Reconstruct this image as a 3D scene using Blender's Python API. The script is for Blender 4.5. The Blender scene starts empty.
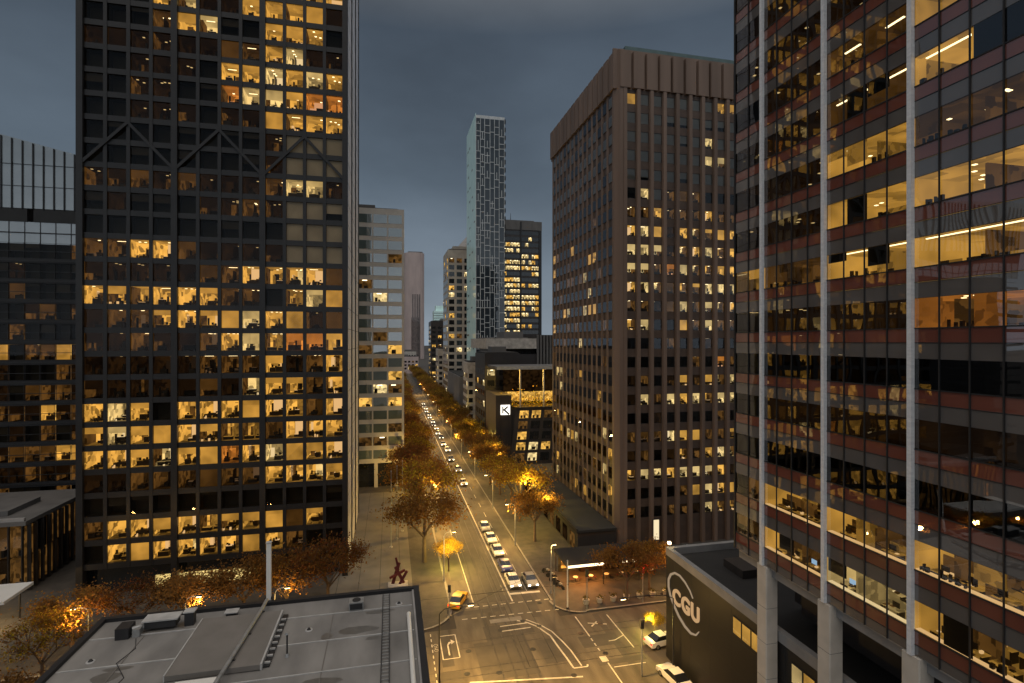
import bpy, math, random
from mathutils import Vector, Matrix
R = math.radians
sc = bpy.context.scene
col = sc.collection
rnd = random.Random(11)

# ------------------------------------------------------------------ camera
CAM = Vector((0, 0, 38))
YAW = R(12.96)
cam = bpy.data.objects.new('camera', bpy.data.cameras.new('camera'))
col.objects.link(cam)
cam.location = CAM
cam.rotation_euler = (R(90), 0, -YAW)
cam.data.sensor_width = 36
cam.data.lens = 36 * 530 / 1024
cam.data.clip_start = .5
cam.data.clip_end = 9000
sc.camera = cam

# ------------------------------------------------------------------ materials
MATS = {}

def nodes(name):
    m = bpy.data.materials.new(name)
    m.use_nodes = True
    nt = m.node_tree
    for n in list(nt.nodes):
        nt.nodes.remove(n)
    out = nt.nodes.new('ShaderNodeOutputMaterial')
    MATS[name] = m
    return m, nt, out

def noise_fac(nt, scale, detail=3, lo=.3, hi=.7, stretch=None):
    geo = nt.nodes.new('ShaderNodeNewGeometry')
    n = nt.nodes.new('ShaderNodeTexNoise')
    n.inputs['Scale'].default_value = scale
    n.inputs['Detail'].default_value = detail
    if stretch:
        mp = nt.nodes.new('ShaderNodeMapping')
        mp.inputs['Scale'].default_value = stretch
        nt.links.new(geo.outputs['Position'], mp.inputs['Vector'])
        nt.links.new(mp.outputs['Vector'], n.inputs['Vector'])
    else:
        nt.links.new(geo.outputs['Position'], n.inputs['Vector'])
    r = nt.nodes.new('ShaderNodeMapRange')
    r.inputs['From Min'].default_value = lo
    r.inputs['From Max'].default_value = hi
    nt.links.new(n.outputs['Fac'], r.inputs['Value'])
    return r.outputs['Result']

def pmat(name, c, rough=.7, metal=0., c2=None, scale=.6, stretch=None, bump=0., spec=.4, bscale=None, detail=4):
    m, nt, out = nodes(name)
    b = nt.nodes.new('ShaderNodeBsdfPrincipled')
    nt.links.new(b.outputs[0], out.inputs['Surface'])
    b.inputs['Roughness'].default_value = rough
    b.inputs['Metallic'].default_value = metal
    b.inputs['Specular IOR Level'].default_value = spec
    if c2 is None:
        c2 = tuple(x * .72 for x in c)
    f = noise_fac(nt, scale, detail, stretch=stretch)
    mx = nt.nodes.new('ShaderNodeMix'); mx.data_type = 'RGBA'
    nt.links.new(f, mx.inputs['Factor'])
    mx.inputs['A'].default_value = (*c2, 1)
    mx.inputs['B'].default_value = (*c, 1)
    nt.links.new(mx.outputs['Result'], b.inputs['Base Color'])
    if bump:
        bp = nt.nodes.new('ShaderNodeBump')
        bp.inputs['Strength'].default_value = bump
        bp.inputs['Distance'].default_value = .1
        f2 = noise_fac(nt, bscale or scale * 6, 4, 0, 1)
        nt.links.new(f2, bp.inputs['Height'])
        nt.links.new(bp.outputs['Normal'], b.inputs['Normal'])
    return m

def emat(name, c, s, clutter=.0, scale=1.5, lo=.35):
    """a surface in a lit room or a lamp: gives off light"""
    m, nt, out = nodes(name)
    e = nt.nodes.new('ShaderNodeEmission')
    nt.links.new(e.outputs[0], out.inputs['Surface'])
    e.inputs['Strength'].default_value = s
    e.inputs['Color'].default_value = (*c, 1)
    if clutter:
        geo = nt.nodes.new('ShaderNodeNewGeometry')
        v = nt.nodes.new('ShaderNodeTexVoronoi')
        v.distance = 'CHEBYCHEV'
        v.inputs['Scale'].default_value = scale
        nt.links.new(geo.outputs['Position'], v.inputs['Vector'])
        sp = nt.nodes.new('ShaderNodeSeparateColor')
        nt.links.new(v.outputs['Color'], sp.inputs['Color'])
        r = nt.nodes.new('ShaderNodeMapRange')
        r.inputs['From Min'].default_value = .15
        r.inputs['From Max'].default_value = .6
        r.inputs['To Min'].default_value = lo
        r.inputs['To Max'].default_value = 1.
        nt.links.new(sp.outputs['Red'], r.inputs['Value'])
        mu = nt.nodes.new('ShaderNodeMath'); mu.operation = 'MULTIPLY'
        mu.inputs[1].default_value = s
        f = noise_fac(nt, .35, 2, .3, .7)
        r2 = nt.nodes.new('ShaderNodeMapRange')
        r2.inputs['To Min'].default_value = .55
        r2.inputs['To Max'].default_value = 1.25
        nt.links.new(f, r2.inputs['Value'])
        m2 = nt.nodes.new('ShaderNodeMath'); m2.operation = 'MULTIPLY'
        nt.links.new(r.outputs['Result'], m2.inputs[0])
        nt.links.new(r2.outputs['Result'], m2.inputs[1])
        nt.links.new(m2.outputs[0], mu.inputs[0])
        nt.links.new(mu.outputs[0], e.inputs['Strength'])
    m.cycles.emission_sampling = 'NONE'
    return m

def gmat(name, tint, gain=1., ior=1.5, rough=.01, wav=0., wscale=.35, base=0.):
    """window glass: tinted see-through plus mirror reflection by Fresnel"""
    m, nt, out = nodes(name)
    t = nt.nodes.new('ShaderNodeBsdfTransparent'); t.inputs['Color'].default_value = (*tint, 1)
    g = nt.nodes.new('ShaderNodeBsdfGlossy'); g.inputs['Roughness'].default_value = rough
    g.inputs['Color'].default_value = (.92, .95, 1, 1)
    fr = nt.nodes.new('ShaderNodeFresnel'); fr.inputs['IOR'].default_value = ior
    mu = nt.nodes.new('ShaderNodeMath'); mu.operation = 'MULTIPLY_ADD'; mu.use_clamp = True
    mu.inputs[1].default_value = gain; mu.inputs[2].default_value = base
    nt.links.new(fr.outputs[0], mu.inputs[0])
    mx = nt.nodes.new('ShaderNodeMixShader')
    nt.links.new(mu.outputs[0], mx.inputs['Fac'])
    nt.links.new(t.outputs[0], mx.inputs[1]); nt.links.new(g.outputs[0], mx.inputs[2])
    nt.links.new(mx.outputs[0], out.inputs['Surface'])
    if wav:
        bp = nt.nodes.new('ShaderNodeBump'); bp.inputs['Strength'].default_value = wav; bp.inputs['Distance'].default_value = .1
        nt.links.new(noise_fac(nt, wscale, 1, 0, 1), bp.inputs['Height'])
        nt.links.new(bp.outputs['Normal'], g.inputs['Normal'])
    return m

def mirror(name, base, gain=1., ior=1.6, wav=0., wscale=.3, c2=None, add=0.):
    """opaque dark or coloured cladding glass: diffuse colour under a mirror coat"""
    m, nt, out = nodes(name)
    d = nt.nodes.new('ShaderNodeBsdfDiffuse')
    mxc = nt.nodes.new('ShaderNodeMix'); mxc.data_type = 'RGBA'
    nt.links.new(noise_fac(nt, .25, 2), mxc.inputs['Factor'])
    mxc.inputs['A'].default_value = (*base, 1)
    mxc.inputs['B'].default_value = (*(c2 or tuple(x * .75 for x in base)), 1)
    nt.links.new(mxc.outputs['Result'], d.inputs['Color'])
    g = nt.nodes.new('ShaderNodeBsdfGlossy'); g.inputs['Roughness'].default_value = 0
    fr = nt.nodes.new('ShaderNodeFresnel'); fr.inputs['IOR'].default_value = ior
    mu = nt.nodes.new('ShaderNodeMath'); mu.operation = 'MULTIPLY_ADD'; mu.use_clamp = True
    mu.inputs[1].default_value = gain; mu.inputs[2].default_value = add
    nt.links.new(fr.outputs[0], mu.inputs[0])
    mx = nt.nodes.new('ShaderNodeMixShader')
    nt.links.new(mu.outputs[0], mx.inputs['Fac'])
    nt.links.new(d.outputs[0], mx.inputs[1]); nt.links.new(g.outputs[0], mx.inputs[2])
    nt.links.new(mx.outputs[0], out.inputs['Surface'])
    if wav:
        bp = nt.nodes.new('ShaderNodeBump'); bp.inputs['Strength'].default_value = wav; bp.inputs['Distance'].default_value = .1
        nt.links.new(noise_fac(nt, wscale, 1, 0, 1), bp.inputs['Height'])
        nt.links.new(bp.outputs['Normal'], g.inputs['Normal'])
    return m

def leafmat(name, c):
    m, nt, out = nodes(name)
    d = nt.nodes.new('ShaderNodeBsdfDiffuse'); t = nt.nodes.new('ShaderNodeBsdfTranslucent')
    mxc = nt.nodes.new('ShaderNodeMix'); mxc.data_type = 'RGBA'
    nt.links.new(noise_fac(nt, .5, 3), mxc.inputs['Factor'])
    mxc.inputs['A'].default_value = (*c, 1); mxc.inputs['B'].default_value = (c[0] * .55, c[1] * .5, c[2] * .5, 1)
    nt.links.new(mxc.outputs['Result'], d.inputs['Color']); nt.links.new(mxc.outputs['Result'], t.inputs['Color'])
    mx = nt.nodes.new('ShaderNodeMixShader'); mx.inputs[0].default_value = .35
    nt.links.new(d.outputs[0], mx.inputs[1]); nt.links.new(t.outputs[0], mx.inputs[2])
    nt.links.new(mx.outputs[0], out.inputs['Surface'])

# lit rooms: lamplight is put into each surface as its own glow
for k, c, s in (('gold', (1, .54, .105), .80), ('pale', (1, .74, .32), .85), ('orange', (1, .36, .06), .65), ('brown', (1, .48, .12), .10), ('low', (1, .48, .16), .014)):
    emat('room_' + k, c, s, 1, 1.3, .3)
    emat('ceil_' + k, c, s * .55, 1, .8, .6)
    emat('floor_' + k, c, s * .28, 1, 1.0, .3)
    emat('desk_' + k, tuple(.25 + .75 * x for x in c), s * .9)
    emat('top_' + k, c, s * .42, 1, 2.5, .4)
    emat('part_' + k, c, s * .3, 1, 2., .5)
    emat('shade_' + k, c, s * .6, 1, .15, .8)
emat('lamp_hot', (1, .82, .5), 2.6)
emat('lamp_soft', (1, .75, .38), .6)
emat('screen_blue', (.35, .6, 1), .8)
emat('sign_white', (1, .93, .8), 1.6)
emat('sign_letters', (1, .6, .28), .42)
emat('sign_ring', (1, .72, .45), .26)
emat('red_light', (1, .03, .02), 9.)
emat('head_light', (1, .9, .68), 7.)
emat('tail_light', (1, .04, .02), 2.2)
emat('street_light', (1, .72, .3), 14.)
emat('strip_light', (1, .75, .42), 3.0)
emat('strip_soft', (1, .72, .25), .8, 1, 2., .3)
emat('amber_sign', (1, .36, .05), 1.3, 1, 1.2, .2)
emat('blue_dot', (.1, .4, 1), 1.)
pmat('room_dark', (.03, .026, .022), .8, scale=1.)
pmat('furniture', (.02, .013, .01), .6)
pmat('blind_grey', (.55, .53, .50), .8, scale=.3)
gmat('glass_bronze', (.84, .75, .60), .42, 1.45, 0, .03, .5)
gmat('glass_clear', (.88, .85, .78), 1., 1.5, 0, .12, .4)
gmat('glass_tower', (.80, .74, .60), 1.3, 1.85, 0, .14, .3)
mirror('glass_dark', (.02, .022, .024), 1.3, 1.6, .25, .3)
mirror('glass_teal', (.74, 1., .95), .5, 1.4, .1, .15, c2=(.62, .88, .85), add=.06)
mirror('glass_slate', (.035, .045, .055), 1.0, 1.5, .25, .3, add=.04)
mirror('glass_crown', (.26, .30, .32), 1.0, 1.6, .2, .15, add=.2)
mirror('glass_sky', (.14, .19, .185), 1., 1.7, .12, .3, add=.25)
mirror('spandrel_red', (.25, .085, .055), 1.2, 1.8, .30, .22, c2=(.19, .06, .04), add=.1)
mirror('spandrel_grey', (.17, .152, .14), 1.1, 1.75, .30, .22, add=.1)
pmat('steel_dark', (.024, .022, .021), .35, .0, scale=.5)
pmat('steel_black', (.018, .018, .02), .55)
pmat('louvre', (.02, .02, .02), .6)
pmat('aluminium', (.86, .85, .87), .45, 0, c2=(.5, .5, .54), scale=1.2, stretch=(1, 1, .2))
pmat('aluminium_dull', (.62, .65, .66), .5, 0, scale=1)
pmat('white_column', (.86, .88, .9), .4, 0, c2=(.70, .72, .75), scale=2.5, stretch=(1, 1, 2.5))
pmat('granite_brown', (.205, .142, .108), .65, 0, c2=(.12, .082, .062), scale=.35, stretch=(1, 1, .06), bump=.1, detail=7)
pmat('granite_dark', (.10, .068, .052), .6, 0, c2=(.062, .043, .034), scale=.5, detail=7)
pmat('concrete', (.52, .48, .43), .85, 0, c2=(.31, .29, .26), scale=.8, bump=.15)
pmat('pier_stone', (.68, .62, .54), .8, 0, c2=(.55, .50, .43), scale=.6, detail=6, bump=.1)
pmat('concrete_dark', (.15, .145, .14), .85, scale=.4, stretch=(1, 1, .3), bump=.1)
pmat('concrete_pale', (.62, .60, .56), .85, c2=(.50, .485, .45), scale=.3)
pmat('cream_stone', (.52, .46, .38), .85, scale=.3)
pmat('pink_stone', (.52, .42, .39), .8, c2=(.42, .34, .32), scale=.1, stretch=(1, 1, .3))
pmat('dark_wall', (.035, .032, .032), .6, c2=(.026, .024, .024), scale=.3)
pmat('black_clad', (.016, .0155, .0155), .55, c2=(.012, .012, .012), scale=.3)
pmat('wall_joint', (.045, .043, .042), .6)
pmat('dark_clad', (.05, .042, .038), .45, scale=.5, stretch=(3, 3, .2))
pmat('roof_dark', (.038, .035, .033), .9, c2=(.026, .025, .024), scale=.25, detail=8, bump=.2)
pmat('parapet', (.33, .32, .31), .7, scale=.5)
pmat('roof_membrane', (.27, .26, .245), .8, c2=(.13, .125, .118), scale=.28, detail=10, bump=.2, stretch=(1, .4, 1))
pmat('roof_stain', (.10, .097, .09), .35, c2=(.14, .135, .125), scale=1.2, spec=.5)
pmat('roof_panel', (.19, .175, .16), .8, c2=(.15, .14, .125), scale=.5, detail=6)
pmat('flashing', (.48, .48, .47), .5, scale=1)
pmat('galv', (.42, .43, .43), .45, .6, scale=2)
pmat('dark_metal', (.04, .04, .042), .5, .3)
pmat('asphalt', (.15, .128, .096), .8, c2=(.058, .05, .04), scale=.55, stretch=(1, .22, 1), detail=12, bump=.3, bscale=9, spec=.35)
pmat('asphalt_patch', (.088, .078, .064), .85, c2=(.06, .054, .045), scale=.5, detail=6)
pmat('bluestone', (.075, .066, .056), .8, c2=(.045, .04, .035), scale=.7, detail=8, bump=.3)
pmat('kerb_stone', (.24, .22, .19), .8, scale=1.5)
pmat('plaza_stone', (.17, .155, .13), .8, c2=(.12, .11, .095), scale=.35, detail=6)
pmat('road_paint', (.68, .62, .50), .7, c2=(.42, .38, .30), scale=1.6, detail=6)
pmat('rail', (.10, .095, .09), .35, .7)
pmat('ground_far', (.045, .04, .035), .9, scale=.02)
pmat('bark', (.14, .10, .07), .9, scale=2)
pmat('red_steel', (.09, .014, .02), .5)
pmat('white_paint', (.75, .74, .70), .3, c2=(.7, .69, .65), spec=.6)
pmat('silver_paint', (.45, .45, .45), .3, .4)
pmat('blue_paint', (.03, .05, .25), .3)
pmat('yellow_paint', (.80, .42, .02), .35)
pmat('black_paint', (.02, .02, .022), .3, spec=.6)
pmat('red_paint', (.4, .03, .03), .3)
pmat('car_glass', (.012, .013, .015), .08, spec=.9)
pmat('tyre', (.015, .015, .015), .8)
pmat('rim', (.4, .4, .4), .35, .8)
pmat('teal_roof', (.10, .16, .16), .5)
for nm, c in (('leaf_rust', (.32, .155, .04)), ('leaf_brown', (.23, .125, .042)), ('leaf_ochre', (.36, .21, .045)), ('leaf_gold', (.56, .42, .04)), ('leaf_green', (.15, .13, .03)), ('leaf_red', (.28, .10, .035))):
    leafmat(nm, c)

# ------------------------------------------------------------------ mesh builder
class MB:
    def __init__(s):
        s.v = []; s.f = []; s.m = []; s.M = Matrix()
    def p(s, co):
        s.v.append(s.M @ Vector(co)); return len(s.v) - 1
    def poly(s, pts, m):
        s.f.append([s.p(q) for q in pts]); s.m.append(m)
    def box(s, x0, x1, y0, y1, z0, z1, m, skip=''):
        i = [s.p(q) for q in ((x0, y0, z0), (x1, y0, z0), (x1, y1, z0), (x0, y1, z0), (x0, y0, z1), (x1, y0, z1), (x1, y1, z1), (x0, y1, z1))]
        for key, q in (('b', (0, 3, 2, 1)), ('t', (4, 5, 6, 7)), ('f', (0, 1, 5, 4)), ('r', (1, 2, 6, 5)), ('k', (2, 3, 7, 6)), ('l', (3, 0, 4, 7))):
            if key not in skip:
                s.f.append([i[k] for k in q]); s.m.append(m)
    def tube(s, a, b, r0, r1, m, n=8, cap=True):
        a = Vector(a); b = Vector(b); d = (b - a).normalized()
        u = d.orthogonal().normalized(); w = d.cross(u)
        ra = []; rb = []
        for k in range(n):
            t = 2 * math.pi * k / n
            o = u * math.cos(t) + w * math.sin(t)
            ra.append(s.p(a + o * r0)); rb.append(s.p(b + o * r1))
        for k in range(n):
            j = (k + 1) % n
            s.f.append([ra[k], ra[j], rb[j], rb[k]]); s.m.append(m)
        if cap:
            s.f.append(ra[::-1]); s.m.append(m); s.f.append(rb); s.m.append(m)
    def path(s, pts, r, m, n=8):
        for a, b in zip(pts, pts[1:]):
            s.tube(a, b, r, r, m, n)
    def bar(s, a, b, w, y0, y1, m):
        """flat bar in the local xz plane from a=(x,z) to b, between depths y0,y1"""
        dx, dz = b[0] - a[0], b[1] - a[1]
        L = math.hypot(dx, dz); nx, nz = -dz / L * w / 2, dx / L * w / 2
        q = [(a[0] + nx, a[1] + nz), (b[0] + nx, b[1] + nz), (b[0] - nx, b[1] - nz), (a[0] - nx, a[1] - nz)]
        i = [s.p((x, y0, z)) for x, z in q]; j = [s.p((x, y1, z)) for x, z in q]
        s.f.append(i); s.m.append(m); s.f.append(j[::-1]); s.m.append(m)
        for k in range(4):
            l = (k + 1) % 4
            s.f.append([i[k], j[k], j[l], i[l]]); s.m.append(m)
    def extrude(s, prof, h0, h1, m):
        """closed horizontal outline prof [(x,y)] from z=h0 to h1"""
        a = [s.p((x, y, h0)) for x, y in prof]; b = [s.p((x, y, h1)) for x, y in prof]
        n = len(prof)
        for k in range(n):
            j = (k + 1) % n
            s.f.append([a[k], a[j], b[j], b[k]]); s.m.append(m)
        s.f.append(b); s.m.append(m); s.f.append(a[::-1]); s.m.append(m)
    def add(s, o, M):
        n = len(s.v)
        T = s.M @ M
        s.v += [T @ v for v in o.v]
        s.f += [[i + n for i in f] for f in o.f]; s.m += o.m
    def mesh(s, name, base=None):
        me = bpy.data.meshes.new(name)
        b = base or Vector((0, 0, 0))
        me.from_pydata([tuple(v - b) for v in s.v], [], s.f)
        keys = []
        for k in s.m:
            if k not in keys: keys.append(k)
        for k in keys: me.materials.append(MATS[k])
        ix = {k: i for i, k in enumerate(keys)}
        me.polygons.foreach_set('material_index', [ix[k] for k in s.m])
        me.update()
        return me
    def build(s, name, parent=None, smooth=False):
        if not s.v: return None
        base = Vector(parent['_b']) if parent is not None and '_b' in parent else None
        me = s.mesh(name, base)
        if smooth:
            me.polygons.foreach_set('use_smooth', [True] * len(me.polygons))
        o = bpy.data.objects.new(name, me)
        col.objects.link(o)
        if parent is not None: o.parent = parent
        return o

BASES = []
def thing(name, label, cat, loc=(0, 0, 0), group=None):
    o = bpy.data.objects.new(name, None)
    o.empty_display_size = .5
    col.objects.link(o)
    o.location = loc
    o['label'] = label; o['category'] = cat
    if group: o['group'] = group
    o['_b'] = tuple(loc)
    BASES.append(o)
    return o

def tag(o, label, cat, group=None):
    o['label'] = label; o['category'] = cat
    if group: o['group'] = group
    return o

def struct(mb, name):
    o = mb.build(name); o['kind'] = 'structure'; return o

def copy_tree(o, parent=None):
    c = o.copy(); col.objects.link(c)
    if parent is not None: c.parent = parent
    for ch in list(o.children): copy_tree(ch, c)
    return c

ORD = ['nearest', 'second', 'third', 'fourth', 'fifth', 'sixth', 'seventh', 'eighth', 'ninth', 'tenth', 'eleventh', 'twelfth', 'thirteenth', 'fourteenth', 'fifteenth', 'sixteenth', 'seventeenth', 'eighteenth', 'nineteenth', 'twentieth']

def face(ox, oy, deg):
    """local facade frame: x to the right seen from outside, y inward, z up"""
    return Matrix.Translation((ox, oy, 0)) @ Matrix.Rotation(R(deg), 4, 'Z')

# ------------------------------------------------------------------ window cells
def cell(w, h, D, state, rg, glass, frame=None):
    b = MB()
    if frame:
        t = .05
        b.box(0, w, -.03, .04, 0, t, frame); b.box(0, w, -.03, .04, h - t, h, frame)
        b.box(0, t, -.03, .04, t, h - t, frame); b.box(w - t, w, -.03, .04, t, h - t, frame)
    b.poly(((0, .01, 0), (w, .01, 0), (w, .01, h), (0, .01, h)), glass)
    def shell(back, side, fl, ce, D):
        b.poly(((0, D, 0), (w, D, 0), (w, D, h), (0, D, h)), back)
        b.poly(((0, .02, 0), (0, D, 0), (0, D, h), (0, .02, h)), side)
        b.poly(((w, .02, 0), (w, D, 0), (w, D, h), (w, .02, h)), side)
        b.poly(((0, .02, 0), (w, .02, 0), (w, D, 0), (0, D, 0)), fl)
        b.poly(((0, .02, h), (w, .02, h), (w, D, h), (0, D, h)), ce)
    if state == 'dark':
        shell('room_dark', 'room_dark', 'room_dark', 'room_dark', min(D, 1.5))
        if rg.random() < .3:
            zz = h * rg.uniform(.45, .85)
            b.poly(((.03, .1, zz), (w - .03, .1, zz), (w - .03, .1, h), (.03, .1, h)), 'room_dark')
        return b
    if state == 'grey':
        shell('room_dark', 'room_dark', 'room_dark', 'room_dark', min(D, 1.))
        zz = 0.02 if rg.random() < .75 else h * rg.uniform(.2, .5)
        b.poly(((.02, .08, zz), (w - .02, .08, zz), (w - .02, .08, h), (.02, .08, h)), 'blind_grey')
        return b
    T = state
    shell('room_' + T, 'room_' + (T if rg.random() < .5 else 'brown'), 'floor_' + T, 'ceil_' + T, D)
    # panel or door on the back wall
    for _ in range(rg.randint(0, 2)):
        x = rg.uniform(0, w * .75); ww = rg.uniform(.15, .35) * w
        b.box(x, min(w, x + ww), D - .06, D - .01, 0, h * rg.uniform(.55, .95), rg.choice(['furniture', 'room_brown', 'desk_' + T, 'room_brown']))
    if rg.random() < .45:      # second wall colour
        xx = rg.uniform(.2, .8) * w
        b.box(min(xx, w - xx), w - .02, D - .09, D - .065, 0, h - .02, rg.choice(['part_' + T, 'shade_' + T, 'desk_' + T, 'room_pale' if T == 'gold' else 'part_' + T]))
    if rg.random() < .35:      # side partition or shelving
        xx = rg.uniform(.25, .75) * w
        b.box(xx, xx + .06, D * .4, D - .1, 0, h * rg.uniform(.5, .95), rg.choice(['furniture', 'part_' + T]))
    if rg.random() < .3:       # row of books or boxes along the glass
        for _ in range(6):
            xx = rg.uniform(.02, .85) * w; b.box(xx, xx + rg.uniform(.06, .25), .15, .4, 0.01, h * rg.uniform(.05, .2), rg.choice(['furniture', 'furniture', 'desk_' + T, 'part_' + T]))
    # ceiling lamps
    lm = 'lamp_hot' if T != 'low' else 'lamp_soft'
    k = rg.random()
    if k < .6 or T == 'low':
        for _ in range(rg.randint(1, 3)):
            x = rg.uniform(.15, .8) * w; y = rg.uniform(.2, .9) * D
            b.box(x, x + .09 * w + .08, y, y + .22, h - .07, h - .02, lm)
    elif k < .85:
        x = rg.uniform(.1, .3) * w; y = rg.uniform(.25, .6) * D
        b.box(x, x + .5 * w, y, y + .09, h - .08, h - .03, lm)
    # furniture
    n = rg.randint(2, 4) if T != 'low' else 1
    for _ in range(n):
        x = rg.uniform(0, .7) * w; y = rg.uniform(.12, .6) * D; ww = rg.uniform(.25, .6) * w
        x1 = min(w - .02, x + ww); hh = h * rg.uniform(.14, .34)
        b.box(x, x1, y, min(D - .1, y + .7), 0.01, hh, 'furniture')
        if rg.random() < .7:
            b.box(x + .02, x1 - .02, y + .02, min(D - .12, y + .6), hh + .01, hh + .05, rg.choice(['desk_' + T, 'top_' + T, 'top_' + T]))
        if rg.random() < .6:
            xx = rg.uniform(x, x1)
            b.box(xx, min(w, xx + .12 * w), y + .2, y + .3, hh + .06, hh + h * rg.uniform(.08, .2), 'furniture')
    if rg.random() < .3:
        x = rg.uniform(.1, .85) * w
        b.box(x, x + .1 * w, D * .35, D * .35 + .2, 0.01, h * rg.uniform(.5, .62), 'furniture')
    k = rg.random()
    if k < .28:
        zz = h * rg.uniform(.3, .75)
        b.poly(((.02, .08, zz), (w - .02, .08, zz), (w - .02, .08, h), (.02, .08, h)), 'shade_' + T)
    elif k < .36:
        b.poly(((.02, .08, .01), (w - .02, .08, .01), (w - .02, .08, h), (.02, .08, h)), 'shade_' + T)
    return b

def flat_cell(w, h, state, rg, glass):
    """small far window: frame reveal, pane and what shows behind it"""
    b = MB()
    m = {'dark': glass, 'grey': 'blind_grey'}.get(state, 'room_' + state if state not in ('dark', 'grey') else glass)
    b.poly(((0, .0, 0), (w, .0, 0), (w, .0, h), (0, .0, h)), m)
    if state not in ('dark', 'grey') and rg.random() < .8:
        for _ in range(2):
            x = rg.uniform(0, .6) * w
            b.box(x, x + rg.uniform(.1, .35) * w, -.03, -.01, 0.02, h * rg.uniform(.2, .6), 'furniture', skip='k')
        if rg.random() < .5:
            x = rg.uniform(0.05, .5) * w
            b.box(x, x + .35 * w, -.03, -.01, h * .86, h * .96, 'lamp_hot', skip='k')
    return b

def put_windows(root, F, cells, w, h, D, glass, frame=None, limit=100, flat=False, nvar=7, key=None):
    """cells: (x, z, state, priority). the largest `limit` become parts of their own"""
    base = Vector(root['_b'])
    rg = random.Random(hash(root.name) % 1000 if False else len(root.name) * 7 + len(cells))
    cache = {}
    def proto(st):
        i = rg.randrange(nvar)
        if (st, i) not in cache:
            g2 = random.Random(i * 31 + sum(map(ord, st)))
            mb = flat_cell(w, h, st, g2, glass) if flat else cell(w, h, D, st, g2, glass, frame)
            cache[(st, i)] = [mb, None]
        return cache[(st, i)]
    def dist(c):
        q = F @ Vector((c[0], 0, c[1]))
        return (q - CAM).length + (c[3] if len(c) > 3 else 0)
    cells = sorted(cells, key=dist)
    rest = MB()
    rot = F.to_euler()
    for n, c in enumerate(cells):
        pr = proto(c[2])
        if n < limit:
            if pr[1] is None: pr[1] = pr[0].mesh('window')
            o = bpy.data.objects.new('window', pr[1])
            col.objects.link(o); o.parent = root
            o.location = F @ Vector((c[0], 0, c[1])) - base
            o.rotation_euler = rot
        else:
            rest.add(pr[0], F @ Matrix.Translation((c[0], 0, c[1])))
    if rest.v:
        o = rest.build('window', root)
        o['kind'] = 'stuff'

# ================================================================== SETTING
g = MB(); g.box(-3000, 3000, -1500, 5000, -1.2, -.02, 'ground_far'); struct(g, 'ground')
r_ = MB()
r_.poly(((8.6, 70, 0), (22.9, 70, 0), (22.9, 1500, 0), (8.6, 1500, 0)), 'asphalt')
r_.poly(((-160, 57, 0), (160, 57, 0), (160, 70, 0), (-160, 70, 0)), 'asphalt')
r_.poly(((4.4, -100, 0), (31.2, -100, 0), (31.2, 57, 0), (4.4, 57, 0)), 'asphalt')
# rounded corners where the kerbs turn
def corner(cx, cy, r, a0, tipx, tipy):
    pts = [(cx + r * math.cos(R(a0 + 90 * k / 8)), cy + r * math.sin(R(a0 + 90 * k / 8)), 0) for k in range(9)]
    return pts
struct(r_, 'road')

def footpath(name, outline, m, h=.13):
    b = MB(); b.extrude(outline, -.01, h, m); return struct(b, name)

def arc(cx, cy, r, a0, a1, n=8):
    return [(cx + r * math.cos(R(a0 + (a1 - a0) * k / n)), cy + r * math.sin(R(a0 + (a1 - a0) * k / n))) for k in range(n + 1)]
# far side footpaths with rounded kerb corners
fl = [(-160, 70.3)] + arc(3.6, 75.3, 5, 270, 360) + [(8.6, 1500), (-160, 1500)]
fr = [(160, 70.3), (160, 1500), (22.9, 1500)] + arc(26.9, 74.3, 4, 180, 270)
nl = [(-160, -100), (4.4, -100)] + arc(1.4, 53.7, 3, 0, 90) + [(-160, 56.7)]
nr = [(31.2, -100), (160, -100), (160, 56.7)] + arc(32.7, 55.2, 1.5, 90, 180)
for o_, nm, mt in ((fl, 'footpath', 'bluestone'), (fr, 'footpath', 'bluestone'), (nl, 'footpath', 'bluestone'), (nr, 'footpath', 'bluestone')):
    footpath(nm, o_, mt)
# kerb stones: a lighter strip on the edge of the footpath
kb = MB()
def kerb(pts, w=.32):
    for (a, b) in zip(pts, pts[1:]):
        A = Vector((*a, 0)); B = Vector((*b, 0)); d = (B - A).normalized(); n = Vector((-d.y, d.x, 0)) * w
        q = [A, B, B + n, A + n]
        i = [kb.p((v.x, v.y, .134)) for v in q]; kb.f.append(i); kb.m.append('kerb_stone')
kerb(fl[:11] ); kerb([fl[10], (8.6, 420)])
kerb(fr[3:][::-1] + []) ; kerb([(22.9, 420), (22.9, 74.3)][::1])
kerb([(26.9, 70.3), (160, 70.3)])
kerb([(4.4, 10), (4.4, 53.7)])
struct(kb, 'kerb')
pz = MB(); pz.poly(((-9, 78, .14), (3.4, 78, .14), (3.4, 137, .14), (-9, 137, .14)), 'plaza_stone')
pz.poly(((32, 76, .14), (80, 76, .14), (80, 89, .14), (32, 89, .14)), 'bluestone')
for i in range(4):
    x = -8 + i * 3.2
    pz.box(x, x + .08, 78, 137, .139, .145, 'bluestone')
struct(pz, 'plaza')
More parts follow.
